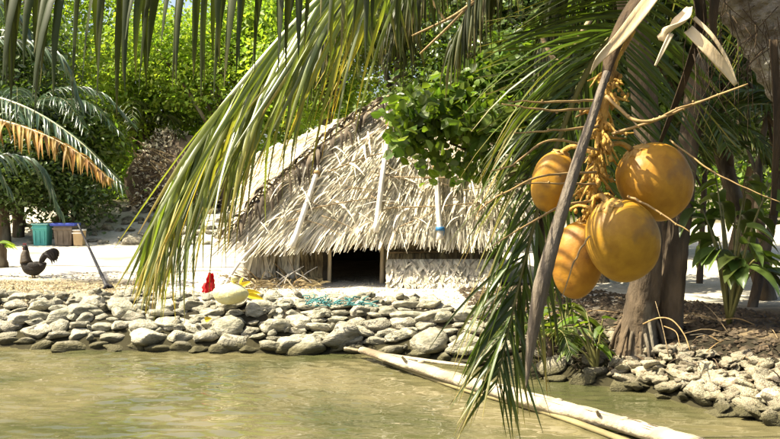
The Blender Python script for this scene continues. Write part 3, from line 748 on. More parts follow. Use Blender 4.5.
blob('body', q + Z * .09, .2, (1.15, .8, .62), cream, t, .25, 6, 32, 20, ridge=.02)
vs, fs = tube([q + Vector((.02, 0, .18)), q + Vector((.03, 0, .235)), q + Vector((.05, 0, .29))], [.07, .025, .06], 12, 8, jit=.15); obj('tied_neck', vs, fs, cream, t)
vs, fs = tube([q + Vector((.028, 0, .225)), q + Vector((.032, 0, .245))], [.031, .031], 10); obj('cord', vs, fs, yel, t)
t = thing('yellow_wrapper', 'torn yellow plastic sheet poking out right of the cream sack', 'wrapper', G(250, 298))
for px, py, a, l_ in ((238, 292, .6, .2), (243, 296, .1, .24), (247, 299, -.1, .22), (240, 290, 1.2, .14)):
    vs, fs, tp = leaflet(G(px, py) + Z * .05, Vector((math.cos(a), -.2, math.sin(a))), Z + RT * .3, l_, .08, .5, 6); obj('flap', vs, fs, yel, t)
t = thing('yellow_scrap', 'tiny yellow scrap caught between the wall stones below the sack', 'scrap', P(208, 319, 10.2))
vs, fs, tp = leaflet(P(205, 320, 10.15), Vector((1, -.3, .4)), Z, .09, .07, 1, 5); obj('flap', vs, fs, yel, t)
t = thing('tangled_net', 'blue green fishing net crumpled on top of the stone wall', 'net', G(340, 308))
for k in range(46):
    a = G(R.uniform(308, 372), R.uniform(305, 312)) + Z * R.uniform(.05, .085)
    pts = [a]; 
    for j in range(4): pts.append(pts[-1] + Vector((R.gauss(0, .04), R.gauss(0, .03), R.uniform(-.02, .03))))
    vs, fs = tube(pts, .006, 4, 10); obj('strand', vs, fs, teal, t)

# bins
def bin_(name, label, cat, px0, px1, ytop, ybot, body, lid, dz=.03, depth=.4, ribs=True, lidover=1.12):
    a = G((px0 + px1) / 2, ybot); d = a.y; w_ = (px1 - px0) / 900 * d; h = (ybot - ytop) / 900 * d
    t = thing(name, label, cat, a)
    vs, fs = box(a + Vector((0, depth / 2, h / 2)), (w_, depth, h), taper=.86); o = obj('body', vs, fs, body, t, smooth=False)
    bv = o.modifiers.new('bevel', 'BEVEL'); bv.width = .02; bv.segments = 3
    vs, fs = box(a + Vector((0, depth / 2, h + dz / 2 + .002)), (w_ * lidover, depth * 1.1, dz)); o = obj('lid', vs, fs, lid, t, smooth=False)
    bv = o.modifiers.new('bevel', 'BEVEL'); bv.width = .012; bv.segments = 2
    vs, fs = box(a + Vector((0, -.012, h * .86)), (w_ * 1.04, .03, h * .07)); obj('rim', vs, fs, lid if lidover < 1.1 else body, t, smooth=False)
    if ribs:
        for k in (-.3, 0, .3):
            vs, fs = box(a + Vector((k * w_, .0, h * .42)), (.02, .02, h * .6)); obj('rib', vs, fs, body, t, smooth=False)
    return t
bt = mat('teal_plastic', (.10, .42, .38), (.08, .34, .31), 4, .45); btl = mat('teal_lid', (.30, .55, .50), (.22, .46, .42), 4, .45)
bb = mat('grey_drum', (.20, .16, .12), (.13, .10, .07), 5, .7); bl = mat('blue_tarp', (.06, .09, .42), (.04, .06, .30), 6, .5)
tan = mat('tan_carton', (.55, .40, .22), (.42, .30, .16), 5, .8); wh = mat('white_top', (.75, .72, .66), (.62, .60, .55), 5, .6)
bin_('storage_bin', 'teal plastic bin with a paler lid standing left of the brown drum', 'bin', 32, 47, 225, 246, bt, btl)
bin_('rubbish_drum', 'brown bin under a blue cover between the teal bin and tan carton', 'bin', 53, 72, 226, 246, bb, bl, .06, lidover=1.3)
bin_('carton', 'small tan carton with a white top right of the blue covered bin', 'carton', 72.5, 83, 231, 246, tan, wh, .03, .25, False, 1.05)
# leaning black pole and white post
t = thing('leaning_pole', 'thin black pole leaning over the pale road left of the big frond', 'pole', G(107, 286))
vs, fs = tube([G(107, 287), P(92, 254, 14.2), P(78, 224, 14.6)], [.028, .022, .016], 8, 12); obj('shaft', vs, fs, mat('black_pole', (.02, .02, .022), (.035, .03, .03), 8, .6), t)
vs, fs = tube([G(104, 288), G(107, 287) + Z * .02, G(113, 287)], [.02, .03, .02], 6, 6); obj('foot', vs, fs, bpy.data.materials['black_pole'], t)
q = on_ground((92 - 390) / 900 * 23.4, 23.4)
t = thing('white_post', 'weathered pale post standing before the brown brush heap', 'post', q)
vs, fs = tube([q - Z * .1, q + Z * .4 + RT * .02, P(93, 188, 23.4)], [.085, .08, .07], 10, 10, jit=.04); obj('shaft', vs, fs, M['pale_wood'], t)
vs, fs = tube([P(92, 192, 23.3), P(95, 187, 23.3)], [.03, .02], 6); obj('stub', vs, fs, M['pale_wood'], t)
# pale concrete road strip at left
vsr = []; fr_ = []
for i in range(41):
    x = -16 + i * .36
    for j in range(9):
        y = 15.2 + j * .42; vsr.append((x, y, height(x, y) + .008))
for i in range(40):
    for j in range(8):
        k = i * 9 + j; fr_.append((k, k + 9, k + 10, k + 1))
tag(obj('road', vsr, fr_, mat('road', (.34, .33, .30), (.26, .25, .225), 2.5, .9, .3, 30, c3=(.20, .185, .155))), 'pale worn track running behind the left bank', kind='structure')

# rooster
q = G(38, 278); S = .0149
def RP(px, py, dy=0): return q + Vector(((px - 38) * S, dy, (278 - py) * S))
t = thing('rooster', 'black rooster with an arched tail pecking about on the left bank', 'rooster', q)
blk = mat('rooster_feather', (.018, .016, .014), (.03, .022, .016), 30, .65, .5, spec=.2); hk = mat('rooster_hackle', (.07, .045, .02), (.03, .02, .012), 40, .5, .4)
legm = mat('rooster_leg', (.35, .26, .10), (.25, .18, .07), 30, .6); cmb = mat('comb_red', (.45, .02, .02), (.35, .015, .015), 20, .5)
vs, fs = tube([RP(46, 263), RP(42, 266), RP(36, 269), RP(30, 268), RP(26.5, 262), RP(26, 256), RP(26.5, 250.5), RP(25.5, 247), RP(23.5, 246)],
              [.02, .075, .115, .12, .095, .06, .042, .04, .02], 14, 34, flat=.85); obj('body', vs, fs, blk, t)
vs, fs = tube([RP(27, 263, -.02), RP(26, 256, -.01), RP(26.5, 250.5)], [.09, .066, .045], 12, 8); obj('hackle', vs, fs, hk, t)
for s in (-1, 1):
    vs, fs = ball(RP(35, 266, s * .085), .085, 12, 8, (1.25, .35, .75)); obj('wing', vs, fs, blk, t)
    vs, fs = tube([RP(34, 272, s * .04), RP(33.5, 275, s * .04), RP(34, 278, s * .04)], [.04, .014, .011], 7, 6); lg = obj('leg', vs, fs, legm, t)
    for a in (-.5, 0, .5, 3.14):
        vs, fs = tube([RP(34, 277.6, s * .04), RP(34, 277.8, s * .04) + Vector((-math.cos(a) * .05, math.sin(a) * .05, -.004))], [.008, .004], 5); obj('toe', vs, fs, legm, lg)
vs, fs = tube([RP(23.6, 246.6), RP(21.6, 247.6)], [.013, .001], 6); obj('beak', vs, fs, legm, t)
for k, x in enumerate((23.8, 25, 26.2)):
    vs, fs = tube([RP(x, 245.3), RP(x + .3, 243.4)], [.016, .004], 6, flat=.4); obj('comb', vs, fs, cmb, t)
vs, fs = ball(RP(23.6, 249.2), .018, 8, 6, (.7, .4, 1.3)); obj('wattle', vs, fs, cmb, t)
for k in range(9):
    e = k / 8; s = (k % 3 - 1) * .03
    pts = [RP(41, 266 - e * 2, s), RP(43 + e * 1.5, 257 - e * 3 + 2, s * 1.5), RP(48 + e * 3, 250.5 + (1 - e) * 5, s * 2), RP(53 + e * 3, 252 + (1 - e) * 7, s * 2.4), RP(54 + e * 3, 257 + (1 - e) * 7, s * 2.5)]
    vs, fs = tube(pts, [.02, .034, .032, .022, .004], 7, 14, flat=.3, flatdir=Vector((0, 1, 0))); obj('tail_feather', vs, fs, blk, t)

# ------------------------------------------------------------------ coconut palm leaning in from the right (foreground)
base = on_ground(4.5, 5.6)
palm = thing('coconut_palm', 'nearest coconut palm, leaning in from the right with yellow nuts and long hanging fronds', 'palm tree', base)
K = P(705, -70, 2.85)
tp = [base - Z * .2, base + Vector((-1.2, -.9, .25)), P(905, 210, 3.1), P(815, 90, 2.9), P(768, 10, 2.86), K]
c = spline(tp, 90); vs, fs = tube(c, [.19, .15, .13, .125, .125, .13], 18, jit=.015)
for i in range(len(c)):
    if i % 3 == 0:
        for k in range(18): vs[i * 18 + k] = c[i] + (vs[i * 18 + k] - c[i]) * 1.06
obj('trunk', vs, fs, M['palm_bark'], palm)
def ribbon(name, pts, w_, mt, parent, n=20, wdir=None, cup=.35, th=.003):
    c = spline(pts, n); b = MB()
    for i, p in enumerate(c):
        T = (c[min(i + 1, n)] - c[max(i - 1, 0)]).normalized(); s_ = (wdir or RT); s_ = (s_ - T * s_.dot(T)).normalized(); nn = T.cross(s_)
        ww = interp(w_, i / n) / 2
        b.v += [p - s_ * ww + nn * ww * cup, p - s_ * ww * .5, p, p + s_ * ww * .5, p + s_ * ww + nn * ww * cup]; b.t += [i / n] * 5
        if i < n: b.f += [(i * 5 + k, i * 5 + k + 1, i * 5 + k + 6, i * 5 + k + 5) for k in range(4)]
    o = b.obj(name, mt, parent); s = o.modifiers.new('thickness', 'SOLIDIFY'); s.thickness = th; return o
# fibre, petiole stubs and dead sheaths around the crown base
for k in range(9):
    a = k * 2.4; st = c[84 - k % 3] + Vector((math.cos(a), math.sin(a), 0)) * .09
    e = st + Vector((math.cos(a) * .18, math.sin(a) * .18, R.uniform(.05, .3))); vs, fs = tube([st - Z * .06, st, e], [.05, .045, .02], 8, 6, flat=.6); obj('petiole_stub', vs, fs, M['fibre'], palm)
for pts, w_ in (([P(690, -30, 2.75), P(700, 20, 2.74), P(690, 60, 2.8), P(676, 100, 2.85), P(660, 142, 2.9)], [.05, .04, .03, .025, .015]),
                ([P(772, 40, 2.66), P(776, 120, 2.66), P(772, 215, 2.7)], [.03, .03, .02]),
                ([P(716, -20, 2.68), P(712, 20, 2.68), P(716, 52, 2.7)], [.04, .03, .01])):
    ribbon('fibre_strip', pts, w_, M['fibre'], palm, wdir=Vector((1, .3, 0)))
for k in range(60):
    a = P(R.uniform(690, 780), R.uniform(-10, 60), 2.7 + R.uniform(-.02, .1)); d = Vector((R.gauss(0, .06), R.gauss(0, .04), -R.uniform(.05, .25)))
    vs, fs = tube([a, a + d * .5 + Vector((R.gauss(0, .015), 0, 0)), a + d], [.0016, .0012, .0007], 4, 5); obj('fibre_strand', vs, fs, M['fibre'], palm)
ribbon('dead_sheath', [P(662, -14, 2.5), P(640, 14, 2.48), P(617, 42, 2.47), P(598, 60, 2.47), P(590, 74, 2.48)], [.04, .04, .032, .02, .004], M['sheath'], palm, wdir=Vector((1, 0, .6)))
ribbon('dead_sheath', [P(690, 8, 2.5), P(682, 22, 2.48), P(668, 34, 2.47), P(658, 38, 2.47)], [.02, .055, .045, .012], M['sheath'], palm, wdir=Vector((1, 0, .8)))
ribbon('dead_sheath', [P(671, 34, 2.47), P(662, 52, 2.46), P(655, 66, 2.46)], [.016, .012, .006], M['sheath'], palm)
ribbon('dead_sheath', [P(688, 30, 2.48), P(706, 48, 2.46), P(722, 66, 2.46), P(735, 85, 2.47)], [.03, .034, .03, .01], M['sheath'], palm, wdir=Vector((1, 0, 1)))
ribbon('dead_sheath', [P(694, 18, 2.5), P(712, 36, 2.48), P(727, 60, 2.48), P(737, 84, 2.48)], [.012, .012, .010, .005], M['sheath'], palm, wdir=Vector((1, 0, 1)))
# big dark petiole and the hanging spathe
vs, fs = tube([P(720, -60, 2.7), P(662, -18, 2.6), P(632, 12, 2.56), P(612, 52, 2.53), P(605, 82, 2.5)], [.05, .04, .032, .024, .012], 10, 18, flat=.7); obj('dead_petiole', vs, fs, M['fibre'], palm)
sp_pts = [P(607, 72, 2.42), P(592, 118, 2.40), P(574, 172, 2.38), P(556, 232, 2.37), P(541, 288, 2.37), P(531, 344, 2.38), P(526, 388, 2.39)]
vs, fs = tube(sp_pts, [.012, .016, .0185, .0225, .027, .017, .002], 24, 60, flat=.8, groove=.14, jit=.03); obj('spathe', vs, fs, M['spathe'], palm, tips=None)
# flower stalk with its knobbly side branches
st = spline([P(632, 30, 2.60), P(622, 46, 2.59), P(611, 66, 2.58), P(603, 110, 2.57), P(598, 160, 2.58), P(592, 218, 2.6)], 60)
vs, fs = tube(st, [.012, .015, .017, .015, .012, .006], 10, jit=.08); fst = obj('fruit_stalk', vs, fs, M['stalk'], palm)
for k in range(84):
    i = 26 + int(34 * k / 84); p = st[min(i, 59)]; a = R.uniform(0, 6.28); ln = R.uniform(.03, .10)
    d = Vector((math.cos(a), math.sin(a) * .8, R.uniform(-1.1, .1))).normalized(); m_ = p + d * ln * .5 + Z * R.uniform(-.012, .012)
    pts = [p, m_, p + d * ln + Z * R.uniform(-.03, .01)]; b = MB(); b.add(*tube(pts, [.006, .0045, .002], 6, 8, jit=.2))
    for j in range(R.randint(2, 4)):
        b.add(*ball(pts[0].lerp(pts[2], .35 + .22 * j) + Vector((R.gauss(0, .003), R.gauss(0, .003), R.gauss(0, .004))), R.uniform(.004, .009), 7, 5, (R.uniform(.7, 1), R.uniform(.7, 1), R.uniform(.9, 1.5))))
    b.obj('rachilla', M['stalk'], fst)
def rachilla(pts, r=.0029, mt='twig', knob=True):
    pp = spline(pts, 12); pp = [pp[0]] + [p + Vector((R.gauss(0, .0010), R.gauss(0, .001), R.gauss(0, .0010))) for p in pp[1:-1]] + [pp[-1]]
    pts = pp; b = MB(); b.add(*tube(pts, [r * 1.3, r, r * .5], 6, 26, jit=.12)); cc = spline(pts, 30)
    if knob:
        for j in range(1, 30, 6): b.add(*ball(cc[j] + Vector((0, 0, R.gauss(0, .003))), r * R.uniform(.9, 1.35), 6, 4))
    b.obj('rachilla', M[mt], fst)
for pts in ([P(600, 100, 2.5), P(555, 102, 2.42), P(508, 101, 2.36)], [P(600, 108, 2.5), P(550, 110, 2.4), P(502, 104, 2.34)], [P(598, 126, 2.5), P(560, 130, 2.42), P(514, 133, 2.36)],
            [P(598, 150, 2.52), P(550, 140, 2.45), P(512, 165, 2.4), P(490, 172, 2.38)], [P(596, 172, 2.52), P(545, 176, 2.4), P(498, 196, 2.3), P(478, 212, 2.28)],
            [P(594, 200, 2.55), P(558, 208, 2.46), P(515, 232, 2.4), P(492, 246, 2.38)], [P(596, 185, 2.55), P(560, 183, 2.46), P(515, 184, 2.4)]): rachilla(pts)
rachilla([P(606, 96, 2.52), P(640, 122, 2.45), P(690, 106, 2.4), P(748, 84, 2.35)], .0042)
rachilla([P(612, 134, 2.52), P(650, 122, 2.45), P(680, 108, 2.4), P(705, 100, 2.4)], .0034)
rachilla([P(628, 196, 2.47), P(652, 208, 2.42), P(690, 232, 2.36)], .003, 'twig')
rachilla([P(670, 140, 2.6), P(720, 176, 2.5), P(780, 202, 2.4)], .0022, 'twig', False)
rachilla([P(590, 236, 2.44), P(574, 262, 2.4), P(562, 298, 2.38)], .0024, 'twig', False)
# coconuts: each hangs on its own
CG = 'ripe yellow coconuts hanging in the bunch'
def coconut(label, cx, cy, d, wpx, hpx, axis, calyx_at=None, seed=0):
    c0 = P(cx, cy, d); rx = wpx / 2 / 900 * d; rz = hpx / 2 / 900 * d
    ax = Vector(axis).normalized(); rot = Z.rotation_difference(ax).to_matrix()
    t = thing('coconut', label, 'coconut', c0, CG)
    vs = []; fs = []; seg, rings = 40, 26
    for i in range(rings + 1):
        th = math.pi * i / rings
        for k in range(seg):
            ph = 2 * math.pi * k / seg
            r = rx * (math.sin(th) ** 0.92) * (1 + .05 * math.cos(3 * ph + seed) + .045 * math.cos(th) + .03 * vnoise(math.cos(ph) * 1.5 + seed * 9, math.sin(ph) * 1.5, th)) if 0 < i < rings else 0
            z_ = rz * math.cos(th) * (1.0 if th < 1.57 else 1.06)
            vs.append(c0 + rot @ Vector((r * math.cos(ph), r * math.sin(ph), z_)))
    for i in range(rings):
        for k in range(seg):
            k2 = (k + 1) % seg; fs.append((i * seg + k, (i + 1) * seg + k, (i + 1) * seg + k2, i * seg + k2))
    obj('husk', vs, fs, M['coconut'], t)
    tip = c0 + ax * rz
    for k in range(6):      # overlapping bracts of the cap
        a = k * 1.047 + seed; e = Vector((math.cos(a), math.sin(a), 0))
        def bp(u, w_): return c0 + rot @ Vector((e.x * rx * .42 * u - e.y * w_, e.y * rx * .42 * u + e.x * w_, rz * (1.03 - .13 * u * u)))
        vv = [bp(0, -.004), bp(0, .004), bp(.5, .022), bp(1, .008), bp(1.1, 0), bp(1, -.008), bp(.5, -.022)]
        o = obj('bract', vv, [(0, 1, 2, 6), (6, 2, 3, 5), (5, 3, 4)], M['calyx'], t); s = o.modifiers.new('t', 'SOLIDIFY'); s.thickness = .003
    near = min(st[26:], key=lambda p: (p - tip).length)
    vs, fs = tube([tip - ax * .004, tip + ax * .02 + (near - tip) * .3, near], [.010, .007, .007], 8, 10); obj('stem', vs, fs, M['stalk'], t)
coconut('upper right yellow coconut, largest sunlit one at the right of the bunch', 653.5, 182, 2.62, 73, 77, (-.55, -.12, .8), seed=.4)
coconut('lower front yellow coconut in the middle of the bunch, overlapping its neighbours', 621, 240, 2.50, 73, 82, (-.38, -.25, .9), seed=1.2)
coconut('small left yellow coconut half hidden behind the grey spathe', 553, 181, 2.75, 42, 60, (.25, -.1, .95), seed=2.2)
coconut('lowest coconut, in shade to the left behind the middle front nut', 579, 259, 2.66, 52, 76, (.18, .05, .97), seed=3.0)
# fronds of this palm
frond(palm, [K, P(560, -150, 3.1), P(430, -90, 3.4), P(318, 0, 3.45), P(234, 92, 3.4), P(190, 152, 3.37), P(160, 205, 3.34)], 130, [.7, .95, 1.05, .95, .80, .62, .38], .021, M['frond_bright'], M['rachis_pale'],
      alpha=(24, 24), grav=.22, sidedirs=((.35, .9, 0), (.9, -.45, .1)), rrad=(.024, .013, .004), t0=.3, jit=.16, nseg=7, label='long sunlit green frond drooping across the hut to its left')
frond(palm, [K, P(520, -130, 2.6), P(300, -78, 2.45), P(90, -52, 2.4), P(-110, -34, 2.4)], 42, [.45, .56, .55, .54, .52, .4], .030, M['frond_dark'], M['rachis_dark'],
      alpha=(75, 60), grav=2.6, rrad=(.024, .012, .004), t0=.3, jit=.14, nseg=7, label='dark frond above the picture with leaflets hanging along the top edge')
frond(palm, [K, P(640, 10, 2.95), P(590, 66, 3.05), P(552, 160, 3.1), P(520, 280, 3.08), P(496, 385, 3.0)], 88, [.35, .55, .6, .56, .44, .22], .015, M['frond_hang'], M['rachis_dark'],
      alpha=(44, 26), grav=.7, rrad=(.02, .01, .003), side=(1, .35, 0), t0=.25, jit=.25, nseg=6, label='drooping green frond hanging to the water behind the spathe')
frond(palm, [K, P(665, -40, 3.3), P(632, 20, 3.5), P(606, 90, 3.5), P(585, 170, 3.5)], 64, [.45, .6, .62, .5, .3], .015, M['frond_green'], M['rachis_dark'],
      alpha=(82, 66), grav=.28, rrad=(.02, .01, .003), side=(1, .1, .1), t0=.25, jit=.05, nseg=6, label='dark green frond fanned out behind the coconuts')
for dx, dy, dz, ln in ((.6, -.9, .5, 1), (1, .2, .6, 1), (.5, 1, .5, 1), (-.5, .9, .55, 1), (0, .3, 1.2, .8)):  # unseen crown fronds added to shade the hanging leaflets
    d = Vector((dx, dy, 0)) * 1.0
    frond(palm, [K, K + d * .7 * ln + Z * dz * .9, K + d * 1.6 * ln + Z * dz * 1.0, K + d * 2.5 * ln + Z * (dz * .6 - .2)], 60, [.5, .8, .85, .7, .4], .04, M['frond_green'], M['rachis_dark'],
          alpha=(65, 40), grav=1.1, rrad=(.022, .012, .004), t0=.12, single=False, nseg=4)
# thin dry leaflets hanging between the sun and the nuts
for px, py, d, ex, ey in ():
    pass

# ------------------------------------------------------------------ second palm, rooted on the right bank behind the nuts
b2 = on_ground((640 - 390) / 900 * 8.6, 8.6)
p2 = thing('coconut_palm', 'palm clump with a thick dark foot on the right bank behind the coconuts', 'palm tree', b2)
K2 = P(585, -190, 8.0)
vs, fs = tube([b2 - Z * .1, b2 + Z * .25, P(648, 240, 8.5), P(640, 60, 8.3), K2], [.25, .17, .13, .12, .11], 16, 60, jit=.05); obj('trunk', vs, fs, M['bark'], p2)
b2b = b2 + Vector((.3, .15, 0))
vs, fs = tube([b2b - Z * .1, P(672, 290, 8.7), P(688, 150, 8.7), P(715, -60, 8.6)], [.16, .12, .1, .09], 14, 50, jit=.05); obj('side_trunk', vs, fs, M['bark'], p2)
for k in range(26):
    a = R.uniform(0, 6.28); r = R.uniform(.18, .3); s0 = b2 + Vector((math.cos(a) * .16, math.sin(a) * .16, R.uniform(.15, .35)))
    e = b2 + Vector((math.cos(a) * r, math.sin(a) * r, -.03)); vs, fs = tube([s0, s0.lerp(e, .5) + Z * .04, e], [.02, .018, .012], 6, 6); obj('root', vs, fs, M['bark'], p2)
cen = [([K2, P(520, -120, 8.9), P(450, -60, 9.4), P(392, 14, 9.4)], 58), ([K2, P(540, -110, 8.9), P(492, -40, 9.2), P(455, 40, 9.3)], 58),
       ([K2, P(480, -150, 9.0), P(390, -90, 9.6), P(340, -10, 9.8), P(318, 60, 9.8)], 54), ([K2, P(590, -80, 8.8), P(560, -20, 9.0), P(535, 60, 9.0)], 54)]
for pts, n in cen:
    frond(p2, pts, n - 6, [.7, 1.1, 1.15, 1.0, .6], .036, M['frond_olive'], M['rachis_dark'], alpha=(60, 30), grav=1.5, rrad=(.026, .014, .005), t0=.3, jit=.2)
for pts in ([K2, P(420, -170, 9), P(330, -120, 10), P(260, -60, 10.5)], [K2, P(680, -150, 8), P(760, -60, 8), P(800, 60, 8)], [K2, P(640, -120, 9), P(680, -20, 9.6), P(700, 90, 9.8)],
            [K2, P(600, -90, 9), P(600, 0, 9.6), P(585, 100, 9.9)], [K2, P(480, -130, 9.4), P(420, -40, 9.9), P(400, 40, 10.1)],
            [K2, P(640, -260, 7), P(700, -260, 6), P(760, -200, 5.5)]):
    frond(p2, pts, 70, [.6, .95, 1.0, .9, .6], .036, M['frond_olive'], M['rachis_dark'], alpha=(60, 35), grav=1.3, rrad=(.026, .014, .005), t0=.2, jit=.2, single=False, nseg=4)
for k in range(11):  # unseen upper fronds added to cast dappled shade on the right bank
    a = k * .571 + R.uniform(-.1, .1); d = Vector((math.cos(a), math.sin(a), 0)); ln = R.uniform(2.6, 3.4); u = R.uniform(.1, .9); kk = K2 + Z * .35
    if (d.y > .3 and d.x < -.3) or d.y < -.45 or (d.x < -.2 and d.y < .4): continue
    frond(p2, [kk, kk + d * ln * .35 + Z * (.5 * u), kk + d * ln * .7 + Z * (.45 * u), kk + d * ln + Z * (.1 + .2 * u)], 80, [.6, .95, 1.0, .9, .6], .05, M['frond_olive'], M['rachis_dark'],
          alpha=(65, 40), grav=.8, rrad=(.026, .014, .005), t0=.1, jit=.2, single=False, nseg=4)
# bare twigs crossing the dark foliage above the hut
t = thing('bare_branch', 'thin bare forked twigs crossing the dark fronds above the hut', 'branch', P(445, 20, 6.5))
for pts in ([P(490, -20, 6.2), P(455, 20, 6.2), P(420, 54, 6.2)], [P(425, -10, 6.2), P(438, 10, 6.2), P(446, 22, 6.2)], [P(474, 2, 6.2), P(450, 18, 6.2), P(412, 36, 6.2)]):
    vs, fs = tube(pts, [.012, .010, .006], 6, 10); obj('twig', vs, fs, M['twig'], t)
vs, fs = tube([P(590, 20, 7), P(560, 62, 7), P(538, 30, 7)], [.02, .018, .016], 6, 10); obj('twig', vs, fs, M['wood'], t)

# ------------------------------------------------------------------ other right-hand plants
def bigleaf_plant(label, base, n, h, leaf, mt, spread, seed, name='broadleaf_plant'):
    rr = random.Random(seed); t = thing(name, label, 'plant', base)
    for k in range(n):
        a = rr.uniform(0, 6.28); e = Vector(base) + Vector((math.cos(a) * spread * rr.uniform(.2, 1), math.sin(a) * spread * rr.uniform(.2, 1), h * rr.uniform(.35, 1)))
        m_ = Vector(base).lerp(e, .5) + Z * h * .12
        vs, fs = tube([Vector(base), m_, e], [.018, .012, .006], 5, 7); obj('stem', vs, fs, M['rachis_dark'], t)
        for j in range(3):
            d = Vector((math.cos(a + rr.uniform(-1.2, 1.2)), math.sin(a + rr.uniform(-1.2, 1.2)), rr.uniform(-.5, .3)))
            g = leaflet(m_.lerp(e, rr.uniform(.3, 1)), d, Vector((-d.y, d.x, rr.uniform(-.5, .5))), leaf * rr.uniform(.7, 1.2), leaf * .42, 1.2, 6)
            obj('leaf', g[0], g[1], mt, t, tips=g[2])
    return t
bigleaf_plant('large leaved dark plant at the right edge below the palm trunk', on_ground(3.25, 8.6), 13, 1.55, .42, M['leaf_dark'], .55, 3)
bigleaf_plant('smaller large leaved plant between the white gap and the right trunks', on_ground(3.9, 10.2), 10, 1.5, .36, M['leaf_green'], .6, 5)
bigleaf_plant('leafy undergrowth plant in front of the thick palm foot', on_ground(1.95, 8.45), 8, .55, .2, M['leaf_bright'], .35, 12)
bigleaf_plant('low green leafy plant left of the thick palm foot', on_ground(1.75, 9.0), 7, .55, .26, M['leaf_green'], .28, 8)
# young palms at right
def small_palm(label, base, h, nf, ln, mt, seed, rmat='rachis_dark', single=False, az=None, name='young_palm', tr=.05, lw=.032, lf=.4):
    rr = random.Random(seed); t = thing(name, label, 'palm tree', base, None); k0 = Vector(base) + Z * h
    vs, fs = tube([Vector(base) - Z * .1, Vector(base).lerp(k0, .5) + RT * .03, k0], [tr * 1.2, tr, tr * .8], 10, 10, jit=.05); obj('trunk', vs, fs, M['bark'], t)
    for k in range(nf):
        a = (k + rr.random() * .6) / nf * 6.28 if az is None else rr.uniform(*az)
        d = Vector((math.cos(a), math.sin(a), 0)); u = rr.uniform(.3, .9)
        frond(t, [k0, k0 + d * ln * .3 + Z * ln * .35 * u, k0 + d * ln * .7 + Z * ln * .35 * u, k0 + d * ln + Z * ln * (.25 * u - .2)], 34, [lf * .6, lf, lf, lf * .8, lf * .4], lw, mt, M[rmat],
              alpha=(60, 35), grav=.8, rrad=(.014, .008, .003), t0=.15, single=single, nseg=4)
    return t
small_palm('young palm with fine dark fronds behind the right hand coconuts', on_ground(2.9, 9.6), 1.6, 11, 1.3, M['frond_green'], 11)
small_palm('young palm at the right edge with fronds over the sunny gap', on_ground(4.4, 9.2), 1.9, 11, 1.4, M['frond_green'], 14)
small_palm('low palm seedling in front of the right bank trunks', on_ground(1.55, 8.8), .25, 7, .6, M['frond_green'], 17, tr=.03, lw=.02, lf=.25)
small_palm('young palm standing behind the right end of the hut', on_ground(2.2, 13.2), 1.4, 12, 1.6, M['frond_green'], 19, lf=.5)
small_palm('tall dark palm at the left edge behind the bins', on_ground(-9.3, 22.5), 2.8, 14, 2.8, M['frond_teal'], 23, tr=.13, lf=.7, lw=.05)
small_palm('palm with drooping fronds left of the brown brush heap', on_ground(-7.6, 27.0), 2.2, 13, 2.6, M['frond_green'], 29, tr=.12, lf=.7, lw=.05)
# slim trunks at right
for k, (px, d, r, lab) in enumerate(((750, 10.0, .06, 'slim dark trunk nearest the right edge below the young palm'), (700, 12.5, .05, 'pale slim trunk in the sunny gap right of the palm clump'), (772, 11.5, .07, 'dark trunk at the very right edge beyond the slim one'))):
    bs = on_ground((px - 390) / 900 * d, d)
    cr = [(bs + Vector((.1, .2, 3.4)), (1.2, 1.0, .8)), (bs + Vector((-.6, .3, 2.9)), (.9, .8, .6))]
    tree(lab + ' with a leafy top', bs, 3.0, cr, 2600, .14, M['leaf_dark'], (R.uniform(-.3, .2), 0), r, seed=50 + k)
# pale looping root at the right
t = thing('aerial_root', 'pale root looping over the dark litter above the coral rubble', 'root', on_ground(2.6, 8.0))
for pts, r in (([P(643, 324, 8.0), P(658, 318, 7.9), P(672, 320, 7.8), P(684, 334, 7.7), P(690, 350, 7.6)], .008), ([P(664, 326, 7.9), P(676, 332, 7.8), P(680, 346, 7.7)], .006), ([P(706, 352, 7.5), P(716, 344, 7.5), P(724, 340, 7.6)], .005)):
    vs, fs = tube(pts, [r * .85, r * .8, r * .5], 7, 16, jit=.15); obj('loop', vs, fs, M['twig'], t)
# scrub sticks on the shaded bank
t = thing('fallen_twigs', 'scattered grey twigs and dead stems on the shaded right bank', 'twigs', on_ground(2.2, 9.2))
for k in range(70):
    x = R.uniform(1.3, 4.0); y = shore(x) + R.uniform(.5, 2.0); a = on_ground(x, y, .03); d = Vector((R.gauss(0, 1), R.gauss(0, .6), abs(R.gauss(0, .25)))).normalized() * R.uniform(.15, .6)
    vs, fs = tube([a, a + d * .5 + Z * .04, a + d], [.006, .005, .002], 5, 5); obj('stick', vs, fs, M[R.choice(['wood', 'twig', 'bark', 'bark'])], t)

# ------------------------------------------------------------------ left: near palm frond with dead orange leaflets
bl_ = on_ground(-6.6, 13.6)
lp = thing('coconut_palm', 'palm just off the left edge with a blue green frond and dead orange leaflets', 'palm tree', bl_)
KL = P(-95, 105, 13.4)
vs, fs = tube([bl_ - Z * .1, bl_ + Vector((.1, 0, .7)), KL], [.16, .13, .12], 12, 16, jit=.04); obj('trunk', vs, fs, M['bark'], lp)
frond(lp, [KL, P(-40, 92, 13), P(20, 105, 12.6), P(75, 138, 12.4), P(120, 182, 12.3)], 70, [.4, .55, .6, .5, .3], .035, M['frond_teal'], M['rachis_pale'], alpha=(60, 35), grav=1.2, rrad=(.03, .015, .005), t0=.1)
frond(lp, [KL, P(-40, 112, 12.8), P(20, 126, 12.3), P(70, 148, 12.1), P(108, 178, 12.0)], 60, [.35, .5, .5, .42, .22], .05, M['frond_orange'], M['sheath'], alpha=(65, 40), grav=2.2, jit=.35, rrad=(.03, .015, .005), t0=.15, label='dead orange frond hanging under the blue green one')
